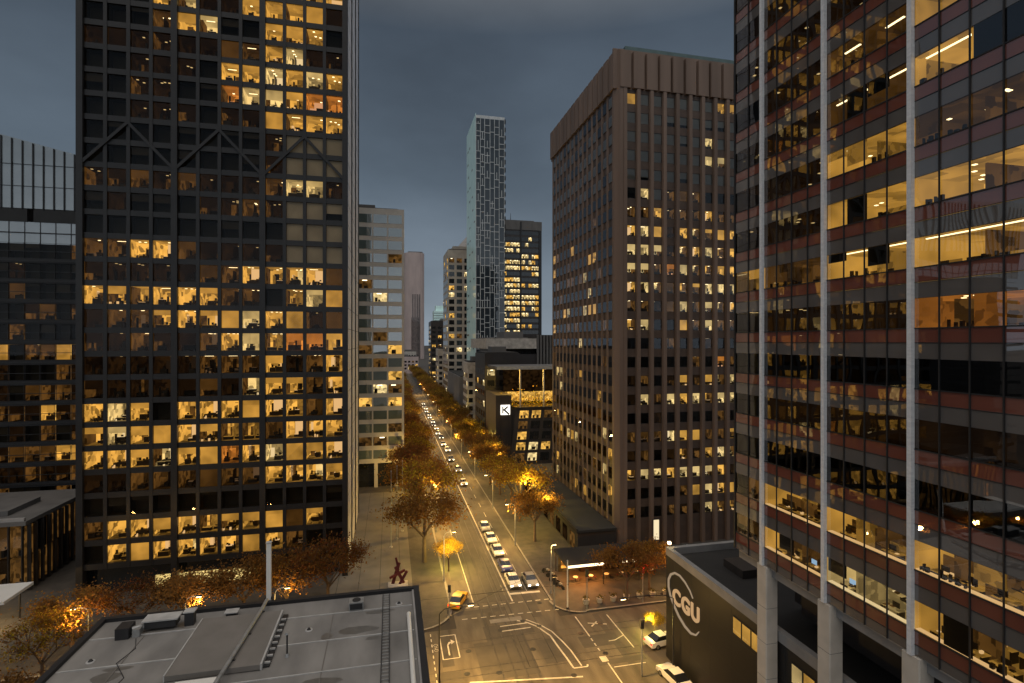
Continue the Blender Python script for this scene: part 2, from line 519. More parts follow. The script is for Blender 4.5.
# asphalt repairs, tram tracks, markings
pt = MB()
for i_, (x0, x1, y0, y1) in enumerate(((10.2, 12.2, 58, 66), (19.2, 20.6, 70.5, 78), (24, 30, 58.2, 59.2), (15.2, 18.5, 66.9, 68), (9, 16, 73.2, 74.3), (27.4, 28.2, 57.5, 69.5), (6, 7.4, 62, 70), (9.5, 11.4, 84, 97), (12, 16.9, 58.5, 69.6), (18, 21.5, 60, 65), (5, 8, 57.2, 61), (23.5, 28.5, 62, 64.5), (18, 22.6, 100, 122), (11.8, 17.4, 76, 140))):
    pt.box(x0, x1, y0, y1, .001, .0022 + i_ * .00025, 'asphalt_patch', skip='b')
struct(pt, 'road_patch')
rl = MB()
for x in (12.55, 13.98, 15.3, 16.73):
    rl.box(x, x + .07, 57, 420, .003, .009, 'rail', skip='b')
    rl.box(x - .25, x - .02, 57, 420, .002, .0075, 'asphalt_patch', skip='b')
for y in (59.6, 61.03, 65.2, 66.63):
    rl.box(-60, 90, y, y + .07, .0035, .0105, 'rail', skip='b')
struct(rl, 'tram_track')
mk = MB()
def line(a, b, w=.16, dash=None, z=.012):
    A = Vector((*a, z)); B = Vector((*b, z)); d = (B - A); L = d.length; d /= L
    n = Vector((-d.y, d.x, 0)) * w / 2
    segs = [(0, L)] if not dash else [(t, min(L, t + dash[0])) for t in [k * (dash[0] + dash[1]) for k in range(int(L / (dash[0] + dash[1])) + 1)]]
    for s0, s1 in segs:
        p, q = A + d * s0, A + d * s1
        mk.poly((p - n, q - n, q + n, p + n), 'road_paint')
def curve(pts, w=.2, z=.014):
    for a, b in zip(pts, pts[1:]): line(a, b, w, None, z)
line((17.6, 77.8), (22.2, 77.6), .55)
line((10.4, 75.1), (22.8, 75.0), .17, (.75, .55)); line((9.6, 72.1), (23.4, 71.8), .17, (.75, .55))
line((11.8, 75.8), (11.8, 92), .13); line((11.8, 92), (11.8, 330), .13, (3, 3))
line((17.45, 75.5), (17.45, 330), .22); line((20.3, 78.2), (20.3, 330), .11, (3, 4))
def G(px, py, z=0):
    d = (CAM.z - z) * 530 / (py - 341.5); u = (px - 512) / 530
    return (d * (math.sin(YAW) + u * math.cos(YAW)), d * (math.cos(YAW) - u * math.sin(YAW)))
curve([G(*q) for q in ((517, 620.5), (527, 622.5), (537, 626.5), (550.3, 635.7), (557.6, 646), (566.4, 657.7), (573.7, 668))], .22)
curve([G(*q) for q in ((526, 619.6), (540, 624.8), (551.7, 631.4), (562, 641), (570.8, 650.4), (581.7, 665.8))], .18)
curve([G(*q) for q in ((573.7, 668.2), (587.6, 666.5), (587.6, 664.3))], .2)
curve([G(*q) for q in ((575.2, 616.7), (589.8, 636.5))], .16)
line(G(591, 638.5), G(601, 652.5), .16, (.6, .5)); curve([G(608, 662.8), G(622, 683)], .16)
curve([G(606.6, 614.5), G(623.5, 635), G(634, 647.5)], .14); curve([G(623.5, 635), G(615, 640), G(608.8, 641)], .14)
line(G(470, 682.8), G(583, 676.6), .24)
curve([(6.2, 63.5), (8.2, 63.5), (8.2, 68.6), (6.2, 68.6), (6.2, 63.5)], .14)
# turn arrow
mk.poly(((6.95, 64.2, .0125), (7.12, 64.2, .0125), (7.12, 66.4, .0125), (6.95, 66.4, .0125)), 'road_paint')
mk.poly(((6.95, 66.41, .0125), (7.12, 66.41, .0125), (7.5, 66.9, .0125), (7.45, 67.1, .0125), (7.2, 67.05, .0125)), 'road_paint')
mk.poly(((7.51, 66.5, .0125), (8.0, 67.0, .0125), (7.51, 67.6, .0125)), 'road_paint')
line((5.1, 58), (5.1, 69.5), .12, (.6, .6))
for cx, cy in ((5.55, 65.6), (5.55, 66.7)):   # bicycle symbol
    curve([(cx + .25 * math.cos(k * .7), cy + .25 * math.sin(k * .7)) for k in range(10)], .06)
curve([(5.55, 65.7), (5.4, 66.2), (5.7, 66.2), (5.55, 66.6)], .06)
for y0, y1, x in ((69.2, 69.2, 0), (68.0, 68.0, 0)):
    line((14.3, y0), (18.2, y0 + .1), .2)
mk.box(13.2, 17.6, 70.2, 71.2, .008, .013, 'kerb_stone', skip='b')
q = G(604, 659); mk.box(q[0] - .42, q[0] + .42, q[1] - .55, q[1] + .55, .011, .018, 'road_paint', skip='b')
line((26.2, 66.5), (27.3, 67.5), .2); line((26, 67.4), (28.4, 66.6), .2); line((25.5, 57.6), (29.5, 57.6), .14)
line((30.9, 20), (30.9, 56), .15)
struct(mk, 'road_marking')
mh = MB()
for x, y in ((10.4, 80.2), (14.6, 78.5), (21.2, 74.2), (25.6, 60.4), (27.6, 66.9), (8.6, 60.2), (17.2, 63.2), (20.4, 57.2), (14.2, 68.4), (17.6, 69.9), (19.4, 68.2), (9.4, 64.6), (12.2, 59.6), (24.2, 65.2)):
    mh.tube((x, y, .005), (x, y, .016), .36, .36, 'dark_metal', 14)
struct(mh, 'manhole_cover')

# ================================================================== LEFT STEEL TOWER
root = thing('steel_tower', 'tall dark steel office tower with cross braces and golden lit windows left of the street', 'office tower', (-25, 105, 0))
F = face(-44.2, 90, 0)
fr_ = MB(); fr_.M = F
BAY, MUL, BC, FH, Z0, WH = 12.37, .50, .85, 3.49, 5.2, 2.66
WW = (BAY - BC - 3 * MUL) / 4
xs = []
for b in range(3):
    x = b * BAY + BC / 2
    for k in range(4):
        xs.append(x); x += WW + MUL
NF = 33
TOP = Z0 + NF * FH
for b in range(4):
    fr_.box(b * BAY - BC / 2, b * BAY + BC / 2, -.55, .3, 0, TOP + 1.2, 'steel_dark')
for i, x in enumerate(xs):
    if i % 4 < 3: fr_.box(x + WW, x + WW + MUL, -.28, .25, Z0 - .8, TOP, 'steel_dark')
for k in range(NF + 1):
    for b in range(3):
        fr_.box(b * BAY + BC / 2, (b + 1) * BAY - BC / 2, -.2, .28, Z0 + k * FH - (FH - WH), Z0 + k * FH, 'steel_dark')
for b in range(3):
    zt, zb = Z0 + 19 * FH - .9, Z0 + 17 * FH - .2
    cx = (b + .5) * BAY
    fr_.bar((b * BAY + .3, zb), (cx, zt), .42, -.5, -.3, 'steel_dark')
    fr_.bar(((b + 1) * BAY - .3, zb), (cx, zt), .42, -.495, -.305, 'steel_dark')
fr_.build('steel_frame', root)
br = MB()
br.box(-44.2, -7.3, 93.4, 121.6, 0, TOP + 1, 'dark_wall')
br.box(-44.6, -44.2, 90.3, 121.8, 0, TOP + 1, 'steel_black')
br.box(-44.2, -7.3, 90.1, 93.4, TOP - .5, TOP + 1, 'steel_black')
br.box(-44.2, -7.3, 91.5, 93.4, 0, Z0 - .85, 'glass_dark')
br.build('core_wall', root)
lb = MB(); lb.box(-35, -19, 91.3, 91.48, .4, 2.2, 'strip_soft'); lb.build('lobby_window', root)
# glazed right side: its bright sky reflection painted as pale panels; dark fins
sd = MB(); sd.M = face(-7.1, 90, 90)
for b in range(3):
    x0, x1 = b * 10.6 + .6, (b + 1) * 10.6 - .35
    sd.box(x0, x1, -.25, .1, 0, TOP, 'aluminium')
    for k in range(NF):
        z = Z0 + k * FH
        sd.box(x0 + .05, x1 - .05, -.262, -.251, z - .05, z + .05, 'steel_dark')
sd.build('side_panel', root)
sf = MB(); sf.M = face(-7.1, 90, 90)
for b in range(4):
    sf.box(b * 10.6 - .3, b * 10.6 + .3, -.42, .1, 0, TOP + 1, 'steel_black')
sf.build('side_column', root)
LIT = {  # photo reading, per floor from the street: d dark, w low, b brown, o orange, g gold, p pale, y grey blind
 32: 'ddddwggdgggg', 31: 'dwbggddggggw', 30: 'ddwgggddgggg', 29: 'wwdddgggddgg', 28: 'ddggwwddgggg', 27: 'ddddggggddww', 26: 'ddwwggddgggd',
 25: 'dwgggggdgggg', 24: 'dddgpwwggggw', 23: 'dddbgpddgggd', 22: 'wwwwwwbbgpww', 21: 'ddwwwdggpgpg', 20: 'ddwwddoppgoo',
 19: 'ddwwwdwwgggg', 18: 'ddddddddwyyy', 17: 'ddddddddwyyy', 16: 'wwbwbwwwbppw', 15: 'dwdddwwbwyyy', 14: 'dddddddddyyy',
 13: 'bbggbwwwwyyy', 12: 'wwwwwbbggggb', 11: 'ggggggbbdgpg', 10: 'wbbggggpggwb', 9: 'wwbwwbgpgoog',
 8: 'wwwwwbbbgwbg', 7: 'wwwwwbwpggbg', 6: 'gpgdggggggbg', 5: 'gpggggggbggg', 4: 'gggpggogpggg', 3: 'wwbbbbbbgggg', 2: 'dddddddddddd', 1: 'bggggggggbgd', 0: 'dggggggggbdd'}
ST = {'d': 'dark', 'w': 'low', 'b': 'brown', 'o': 'orange', 'g': 'gold', 'p': 'pale', 'y': 'grey'}
cells = []
for k in range(NF):
    for i, x in enumerate(xs):
        st = ST[LIT[k][i]]
        cells.append((x, Z0 + k * FH, st, 400 if k >= 26 else 0))
put_windows(root, F, cells, WW, WH, 3.2, 'glass_bronze', None, 100, nvar=30)

# ================================================================== BROWN STONE TOWER
root = thing('stone_tower', 'brown ribbed stone office tower with closed crown and small lit square windows, right of street', 'office tower', (57, 108, 0))
PITCH, BW, BH, BF, BZ0 = 2.65, 1.72, 2.0, 3.46, 5.5
NR = 23
CZ = BZ0 + (NR - 1) * BF + BH
ZT = 91.5
rib = MB(); wall = MB()
def grid_wall(b, xs, zs, holes, y, depth, m):
    ix = {}
    def P(x, z):
        if (x, z) not in ix: ix[(x, z)] = b.p((x, y, z))
        return ix[(x, z)]
    for i in range(len(xs) - 1):
        for j in range(len(zs) - 1):
            x0, x1, z0, z1 = xs[i], xs[i + 1], zs[j], zs[j + 1]
            q = [P(x0, z0), P(x1, z0), P(x1, z1), P(x0, z1)]
            if (i, j) in holes:
                for a, c in ((0, 1), (1, 2), (2, 3), (3, 0)):
                    A, B = b.v[q[a]], b.v[q[c]]
                    o = (b.M.to_3x3() @ Vector((0, depth, 0)))
                    b.v += [A + o, B + o]
                    b.f.append([q[a], q[c], len(b.v) - 1, len(b.v) - 2]); b.m.append(m)
            else:
                b.f.append(q); b.m.append(m)
def brown_face(F, n, x_first, xend, prot=.55):
    rib.M = F; wall.M = F
    for k in range(n + 1):
        x = x_first + k * PITCH - (PITCH - BW) / 2
        a = (PITCH - BW) / 2
        # rib with bevelled nose
        prof = [(x - a, .0), (x - a * .72, -prot), (x + a * .72, -prot), (x + a, .0)]
        rib.extrude(prof[::-1], 0, CZ + .7, 'granite_brown')
        # flared crown fins
        prof = [(x - PITCH / 2 + .10, .0), (x - PITCH / 2 + .28, -.62), (x + PITCH / 2 - .28, -.62), (x + PITCH / 2 - .10, .0)]
        rib.extrude(prof[::-1], CZ + .75, ZT - .5, 'granite_brown')
    wall.box(x_first - PITCH, xend, .0, .4, CZ + .6, ZT, 'granite_brown')
    xs_ = [x_first - PITCH + BW]; zs_ = [0]
    for k in range(n): xs_ += [x_first + k * PITCH, x_first + k * PITCH + BW]
    xs_.append(xend)
    for r in range(NR): zs_ += [BZ0 + r * BF, BZ0 + r * BF + BH]
    zs_.append(CZ + .6)
    grid_wall(wall, xs_, zs_, {(2 * k + 1, 2 * r + 1) for k in range(n) for r in range(NR)}, -.04, .35, 'granite_dark')
FB = face(40.4, 90, 0)
FL = face(40.4, 128.5, -90)
NB, NL = 13, 14
brown_face(FB, NB, 1.9, 1.9 + NB * PITCH)
brown_face(FL, NL, .55, .55 + NL * PITCH + .3, .26)
rib.M = Matrix(); wall.M = Matrix()
rib.extrude([(40.05, 91.1), (40.05, 90.5), (40.75, 89.55), (41.6, 89.55), (41.6, 91.1)], 0, ZT - .2, 'granite_brown')   # corner pier
rib.build('stone_rib', root); wall.build('stone_wall', root)
bc = MB(); bc.box(42.5, 77, 92.2, 128, 0, ZT - .6, 'dark_wall')
bc.box(40.6, 77, 90.4, 128.3, ZT - .6, ZT - .3, 'roof_dark'); bc.build('core_wall', root)
rf = MB(); rf.box(43.5, 76, 93.2, 127, ZT - .2, ZT + 2.6, 'teal_roof'); rf.box(50, 64, 100, 116, ZT + 2.6, ZT + 4, 'concrete_dark'); rf.build('roof_plant', root)
BR = ['ggwwgwpggwwdd', 'yyyyyyyyyyyyy', 'yyyyyypyyyyyy', 'yyyyyyppyyydd', 'yyyyyyyyydddd', 'dpywbbddddddd', 'bbbwbwgwwwddd', 'gggwgggggwwdd', 'gggwgggggwwdd', 'ppbogggggbbdd',
      'bgbbgbgbbwwdd', 'bbwwgwggbwwdd', 'ggddbbbbbwwdd', 'dddwddwdddwww', 'dddddwdowwwdd', 'wwdwgwbggwwww', 'wgwbggggbwwww', 'ddwddddbdwwww', 'bbwgggbwbwwww', 'wwdwgwgbbwwww',
      'gggggbgbwwwww', 'ddddbbggggwww', 'oddwwwpgggwww']
cells = []
for r in range(NR):
    row = BR[NR - 1 - r] if NR - 1 - r < len(BR) else 'd' * 13
    for k in range(NB):
        ch = row[k]
        if ch == 'b' and rnd.random() < .55: ch = 'g'
        if ch == 'w' and rnd.random() < .35: ch = 'b'
        if ch == 'g' and rnd.random() < .3: ch = 'p'
        if NR - 1 - r == 0: ch = 'gyyyyyyggydyd'[k]
        cells.append((1.9 + k * PITCH, BZ0 + r * BF, ST[ch], 300 if k > 8 else 0))
put_windows(root, FB, cells, BW, BH, 1.9, 'glass_clear', 'dark_metal', 90, nvar=12)
cells = []
for r in range(NR):
    for k in range(NL):
        u = rnd.random()
        lit = .24 if r < 16 else .02
        run = math.sin(r * 2.3) + math.sin(k * .9 + r)
        st = ('gold' if rnd.random() < .6 else 'pale') if u < lit * (1.2 if run > .2 else .45) else ('brown' if u < lit * 1.2 else 'dark')
        if r >= 18: st = 'grey' if u > .3 else 'dark'
        cells.append((.55 + k * PITCH, BZ0 + r * BF, st, 0))
put_windows(root, FL @ Matrix.Translation((0, -.2, 0)), cells, BW, BH, 1.5, 'glass_clear', None, 10, nvar=10)

# low podium beside it
pod = thing('podium_building', 'low black flat roofed podium along the footpath at the foot of the brown stone tower', 'podium', (36, 108, 0))
b = MB(); b.box(32.6, 40, 89.5, 129, 0, 3.9, 'dark_wall'); b.build('wall', pod)
b = MB(); b.box(32.3, 40, 89.2, 129.3, 3.9, 4.3, 'roof_dark'); b.box(32.3, 32.6, 89.2, 129.3, 4.31, 4.6, 'steel_black'); b.build('roof', pod)
for i in range(9):
    b = MB(); b.box(32.54, 32.59, 91 + i * 4.2, 93.6 + i * 4.2, .4, 3.1, 'room_low' if i % 3 else 'room_brown'); b.build('shop_window', pod)

# ================================================================== RIGHT GLASS TOWER
root = thing('glass_tower', 'near glass office tower with red and grey cladding bands and white columns on the right', 'office tower', (50, 20, 0))
YF = 43.5
F = face(31.4, YF, -90)          # local x = 43.5 - Y
colY = [39.7, 33.0, 26.3, 19.6, 12.9, 6.2, -.5]
SILL = lambda k: 38 + 19.3 - 3.7 * k
sp = MB(); sp.M = F
bays = []
edges = [YF] + colY
for a, b_ in zip(edges, edges[1:]):
    bays.append((YF - a, YF - b_))
KS = list(range(-7, 11))
for k in KS:
    z = SILL(k)
    zb = z - 1.86 if k < 10 else 18.8
    sp.box(0.0, 44, -.02, .12, z - .87, z, 'spandrel_red')
    sp.box(0.0, 44, -.02, .12, zb, z - .9, 'spandrel_grey')
    sp.box(0.0, 44, -.055, -.021, z - .885, z - .855, 'dark_metal')
    sp.box(0.0, 44, -.07, -.021, z - .03, z + .04, 'dark_metal')
sp.build('spandrel_panel', root)
mu = MB(); mu.M = F
PAN = []
for bi, (x0, x1) in enumerate(bays):
    n = 2 if bi == 0 else 4
    w = (x1 - x0) / n
    for j in range(n):
        PAN.append((bi, x0 + j * w, w))
        if j: mu.box(x0 + j * w - .035, x0 + j * w + .035, -.11, -.023, 18.8, 84, 'dark_metal')
mu.box(-.1, .06, -.11, .1, 18.8, 84, 'dark_metal')
mu.build('mullion', root)
cl = None
for y in colY:
    c = MB(); c.M = F
    x = YF - y
    c.box(x - .15, x + .15, -.3, -.03, 18.75, 84, 'white_column')
    c.box(x - .22, x - .15, -.2, -.03, 18.75, 84, 'glass_teal')
    c.build('column', root)
    c = MB()
    # stone pier under it, rounded on the street side
    rr = .1; X0, X1, Y0, Y1 = 31.2, 32.3, y - .6, y + .6
    prof = arc(X0 + rr, Y0 + rr, rr, 180, 270, 4) + [(X1, Y0), (X1, Y1)] + arc(X0 + rr, Y1 - rr, rr, 90, 180, 4)
    c.extrude(prof, 0, 18.72, 'pier_stone')
    for z in (3.2, 6.2, 9.2, 12.2, 15.2):
        c.extrude([(a + (.004 if a > 31.7 else -.004), bb + (.004 if bb > y else -.004)) for a, bb in prof], z, z + .03, 'concrete_dark')
    c.build('pier', root)
# lit map: bays per floor
RL = {-7: 'wwwwwww', -6: 'wwwwwww', -5: 'wwgwwww', -4: 'bwwgggg', -3: 'bwwbggg', -2: 'wwwwgpg', -1: 'wwwggpg', 0: 'dwbgggg', 1: 'wwbgdgg', 2: 'wwgbggg', 3: 'wwggggg', 4: 'gsggggg', 5: 'wwwoogg', 6: 'ddddddd',
      7: 'dwwwoog', 8: 'ddddddd', 9: 'bgggggg', 10: 'bgpgggg'}
core = MB()
core.box(37.6, 72, -4, 43.2, 13.25, 84, 'dark_wall'); core.box(31.4, 72, 43.25, 43.45, 18.8, 84, 'spandrel_grey')
core.box(31.5, 72, -4, 43.2, 84, 84.5, 'roof_dark'); core.box(31.55, 37.6, -.8, 43.2, 18.6, 18.85, 'concrete')
core.box(36.4, 37.6, -4, 41, 13.25, 18.6, 'dark_clad')
core.build('core_wall', root)
sof = MB(); sof.box(31.75, 33.2, -.8, 43.45, 17.9, 18.58, 'parapet'); sof.build('soffit_beam', root)
rg = random.Random(5)
def office(bi, x0, x1, z, T, nlit):
    """interior of one bay: floor, ceiling, back wall, desks, chairs, shelves, lamps"""
    b = MB(); b.M = F
    D = 5.6; zf = z - .8; zc = z + 1.86
    dark = T in ('dark',)
    rm = lambda s_: 'room_dark' if dark else s_ + T
    x0 += .05; x1 -= .05
    for q_ in range(4):
        xa, xb = x0 + (x1 - x0) * q_ / 4, x0 + (x1 - x0) * (q_ + 1) / 4
        b.poly(((xa, D, zf), (xb, D, zf), (xb, D, zc), (xa, D, zc)), 'room_dark' if dark else rg.choice(['room_' + T, 'shade_' + T, 'part_' + T, 'room_' + T]))
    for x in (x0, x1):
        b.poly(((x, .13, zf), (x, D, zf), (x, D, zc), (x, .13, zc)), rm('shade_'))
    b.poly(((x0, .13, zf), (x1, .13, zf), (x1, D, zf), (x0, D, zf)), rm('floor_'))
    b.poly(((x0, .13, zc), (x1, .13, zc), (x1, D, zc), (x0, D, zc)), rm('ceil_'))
    b.box(x0, x1, .15, .55, zf, z - .02, 'furniture')
    if dark:
        return b
    lm = 'lamp_soft' if T == 'low' else 'lamp_hot'
    style = rg.random()
    if style < .25 and T != 'low':
        for yy in (1.1, 3.1):
            for q_ in range(2):
                xa = x0 + .5 + q_ * (x1 - x0) * .5
                b.box(xa, xa + 1.3, yy, yy + .16, zc - .06, zc - .01, lm)
    elif style < .75:
        for _ in range(6):
            xa = rg.uniform(x0 + .2, x1 - .3); yy = rg.uniform(.6, 4.6)
            b.box(xa, xa + .2, yy, yy + .2, zc - .05, zc - .01, lm)
    elif T != 'low':
        b.box(x0 + .2, x1 - .2, .7, .82, zc - .08, zc - .02, lm)
    if T not in ('low',):
        b.box(x0, x1, .16, .52, z - .015, z + .03, 'desk_' + T)       # window bench
        n = int((x1 - x0) / 1.7)
        for i in range(n):
            xa = x0 + .15 + i * 1.66
            for yy in (1.0, 3.2):
                if rg.random() < .85:
                    b.box(xa, xa + 1.35, yy, yy + .7, zf + .72, zf + .76, 'top_' + T)
                    for _ in range(3):
                        pa = xa + rg.uniform(.05, 1.1); pb = yy + rg.uniform(.05, .45); b.box(pa, pa + rg.uniform(.1, .3), pb, pb + .2, zf + .765, zf + .78 + rg.uniform(0, .15), rg.choice(['furniture', 'desk_' + T, 'room_brown', 'furniture']))
                    if rg.random() < .5: b.box(xa, xa + 1.4, yy + .72, yy + .77, zf, zf + 1.25, rg.choice(['part_' + T, 'furniture', 'part_' + T]))
                    b.box(xa + .02, xa + .1, yy + .05, yy + .65, zf, zf + .71, 'furniture')
                    b.box(xa + 1.2, xa + 1.28, yy + .05, yy + .65, zf, zf + .71, 'furniture')
                    mxx = xa + rg.uniform(.2, .7)
                    b.box(mxx, mxx + .5, yy + .35, yy + .4, zf + .85, zf + 1.2, 'screen_blue' if rg.random() < .08 else 'furniture')
                    if rg.random() < .8:                              # chair: seat, back, post
                        cx_ = xa + rg.uniform(.2, .8)
                        b.box(cx_, cx_ + .48, yy + .95, yy + 1.4, zf + .42, zf + .5, 'furniture')
                        b.box(cx_, cx_ + .48, yy + 1.4, yy + 1.47, zf + .5, zf + 1.05, 'furniture')
                        b.box(cx_ + .2, cx_ + .27, yy + 1.1, yy + 1.2, zf, zf + .42, 'furniture')
            if rg.random() < .45:
                b.box(xa, xa + rg.uniform(.5, 1.5), D - .5, D - .02, zf, zf + rg.uniform(1.0, 2.2), rg.choice(['furniture', 'room_brown', 'furniture', 'shade_' + T]))
            if rg.random() < .35:                                     # plants and boxes on the bench
                for _ in range(5):
                    px_ = xa + rg.uniform(0, 1.4); hh = rg.uniform(.12, .5)
                    b.box(px_, px_ + rg.uniform(.05, .2), .22, .4, z + .035, z + .035 + hh, 'furniture')
            u_ = rg.random()
            if u_ < (.34 if z > 40 else .2):
                b.box(xa - .1, xa + 1.5, .14, .148, z + rg.uniform(.45, 1.3), z + 1.84, rg.choice(['part_' + T, 'shade_' + T, 'room_dark']))
            elif u_ < (.42 if z > 40 else .28):
                b.box(xa - .1, xa + 1.5, .14, .148, z + .03, z + 1.84, rg.choice(['part_' + T, 'room_dark', 'room_dark']))
            if rg.random() < .4:
                b.box(xa, xa + .12, .8, D - .1, zf, zf + 2.5, rg.choice(['part_' + T, 'room_brown']))
        if T in ('orange', 'gold') and rg.random() < .35:
            b.box(x0, (x0 + x1) / 2, 2.3, 2.4, zf, zf + 1.5, 'room_brown')
    return b
PST = {'w': 'low', 'b': 'brown', 'o': 'orange', 'g': 'gold', 'p': 'pale', 'd': 'dark', 's': 'brown'}
for k in KS:
    for bi, (x0, x1) in enumerate(bays):
        ch = RL[k][bi]
        z = SILL(k)
        # bay D of two floors near the top is only half lit
        if bi == 3 and k in (1, -1) or (bi == 4 and k in (0, 2)):
            xm = x0 + (x1 - x0) * .5
            office(bi, x0, xm, z, PST['g' if bi == 3 else 'd'], 2).build('office_interior', root)
            office(bi, xm, x1, z, PST['d' if bi == 3 else 'g'], 2).build('office_interior', root)
        else:
            m_ = office(bi, x0, x1, z, PST[ch], 4)
            m_.build('office_interior', root)
base = Vector(root['_b'])
panes = []
for k in KS:
    for bi, x, w in PAN:
        panes.append((x + .04, SILL(k) + .045, w - .08))
panes.sort(key=lambda c: (F @ Vector((c[0], 0, c[1])) - CAM).length + (60 if c[0] > 24 else 0))
rest = MB(); rest.M = F
pc = {}
for n, (x, z, w) in enumerate(panes):
    if n < 100:
        kk = round(w, 2)
        if kk not in pc:
            p_ = MB(); p_.poly(((0, 0, 0), (w, 0, 0), (w, 0, 1.79), (0, 0, 1.79)), 'glass_tower')
            p_.box(0, w, -.02, .05, 1.79, 1.81, 'dark_metal'); pc[kk] = p_.mesh('window')
        o = bpy.data.objects.new('window', pc[kk]); col.objects.link(o); o.parent = root
        o.location = F @ Vector((x, 0, z)) - base; o.rotation_euler = F.to_euler()
    else:
        rest.poly(((x, 0, z), (x + w, 0, z), (x + w, 0, z + 1.79), (x, 0, z + 1.79)), 'glass_tower')
o = rest.build('window', root); o['kind'] = 'stuff'

# ================================================================== CGU BUILDING
root = thing('corner_building', 'low black corner building with the white CGU ring sign on its side wall', 'building', (45, 45, 0))
b = MB(); b.box(32.5, 74, 2, 58.2, 0, 12.3, 'black_clad'); b.build('wall', root)
b = MB(); b.box(33.1, 73.4, 2.6, 57.6, 12.3, 12.42, 'roof_dark'); b.build('roof', root)
b = MB()
b.box(32.46, 33.05, 2, 58.24, 12.3, 13.2, 'parapet'); b.box(33.05, 74, 57.65, 58.24, 12.3, 13.2, 'parapet')
b.build('parapet', root)
b = MB()
b.box(37, 41, 50, 53.4, 12.45, 13.3, 'dark_clad'); b.build('roof_plant', root)
b = MB(); b.box(44, 45, 49, 50, 12.45, 13.6, 'concrete_dark'); b.build('roof_vent', root)
for ya, yb, st in ((45.3, 44.15, 'gold'), (43.95, 42.8, 'gold'), (42.6, 41.4, 'gold'), (37.6, 36.5, 'pale'), (36.3, 35.2, 'gold'), (31.4, 30.2, 'gold')):
    o_ = MB(); o_.M = face(32.46, ya, -90)
    w = ya - yb
    o_.box(-.06, w + .06, -.05, -.001, -.08, 0, 'dark_metal'); o_.box(-.06, w + .06, -.05, -.001, 1.55, 1.63, 'dark_metal')
    o_.poly(((0, -.02, 0), (w, -.02, 0), (w, -.02, 1.55), (0, -.02, 1.55)), 'shade_' + st)
    o_.poly(((0, -.035, 0), (w, -.035, 0), (w, -.035, 1.55), (0, -.035, 1.55)), 'glass_clear')
    for vv in o_.v: vv.z += 9.8
    o_.build('window', root)
b = MB()
for i in range(16):
    b.box(32.490, 32.499, 2.5 + i * 3.6, 2.53 + i * 3.6, 0, 12.3, 'wall_joint')
for z in (3.1, 6.2, 9.3):
    b.box(32.487, 32.4895, 2.1, 58.1, z, z + .03, 'wall_joint')
o = b.build('panel_joint', root); o['kind'] = 'stuff'
# sign: ring of a leaning open ellipse and the three letters
ringp = [(51.6, 11.35), (52.7, 10.6), (54.2, 11.05), (55.6, 11.05), (56.7, 10.6), (57.4, 9.75), (57.45, 8.8), (57.0, 7.9), (56.2, 7.15), (55.2, 6.42), (54, 5.95), (52.7, 5.75), (51.6, 6.1), (51.0, 6.8)]
ringp = [(52.3, 9.75), (52.9, 10.35), (53.9, 10.85), (55.0, 11.1), (56.1, 10.95), (57.0, 10.4), (57.5, 9.6), (57.5, 8.7), (57.1, 7.9), (56.3, 7.1), (55.2, 6.35), (53.9, 5.85), (52.7, 5.72), (51.7, 6.05), (51.1, 6.75)]
wid = [.06, .1, .15, .19, .22, .24, .25, .26, .26, .27, .27, .26, .22, .15, .05]
b = MB()
pin = []; pout = []
for i, (y, z) in enumerate(ringp):
    a = Vector(ringp[max(0, i - 1)]); c = Vector(ringp[min(len(ringp) - 1, i + 1)])
    d = (c - a).normalized(); n = Vector((-d.y, d.x)) * wid[i] / 2
    pin.append((y + n.x, z + n.y)); pout.append((y - n.x, z - n.y))
for i in range(len(ringp) - 1):
    for X in (32.36,):
        b.poly([(X, *pin[i]), (X, *pin[i + 1]), (X, *pout[i + 1]), (X, *pout[i])], 'sign_ring')
    b.poly([(32.36, *pin[i]), (32.36, *pin[i + 1]), (32.49, *pin[i + 1]), (32.49, *pin[i])], 'sign_ring')
    b.poly([(32.36, *pout[i]), (32.36, *pout[i + 1]), (32.49, *pout[i + 1]), (32.49, *pout[i])], 'sign_ring')
ring = b.build('sign_ring', root)
def text_mesh(body, size, ext, off):
    cu = bpy.data.curves.new('lettering', 'FONT'); cu.body = body; cu.size = size; cu.extrude = ext; cu.offset = off
    cu.align_x = 'CENTER'; cu.align_y = 'CENTER'
    to = bpy.data.objects.new('lettering', cu); col.objects.link(to)
    bpy.context.view_layer.update()
    me = bpy.data.meshes.new_from_object(to.evaluated_get(bpy.context.evaluated_depsgraph_get()))
    bpy.data.objects.remove(to); me.materials.clear()
    return me
for ch, y, z in (('C', 55.7, 8.2), ('G', 53.75, 8.2), ('U', 51.85, 8.25)):
    me = text_mesh(ch, 2.45, .06, .07); me.name = 'sign_letter'
    me.materials.append(MATS['sign_letters'])
    o = bpy.data.objects.new('sign_letter', me); col.objects.link(o); o.parent = root
    o.location = Vector((32.42, y, z)) - Vector(root['_b']); o.rotation_euler = (R(90), 0, R(-90))
fl_ = thing('floodlight', 'small bright yellow floodlight on the far corner of the black CGU building roof', 'floodlight', (32.8, 58.0, 13.2))
b = MB(); b.tube((32.8, 58, 13.2), (32.8, 58, 13.6), .05, .05, 'dark_metal'); b.build('post', fl_)
b = MB(); b.box(32.65, 32.95, 57.85, 58.15, 13.6, 13.85, 'street_light'); b.build('lamp', fl_)

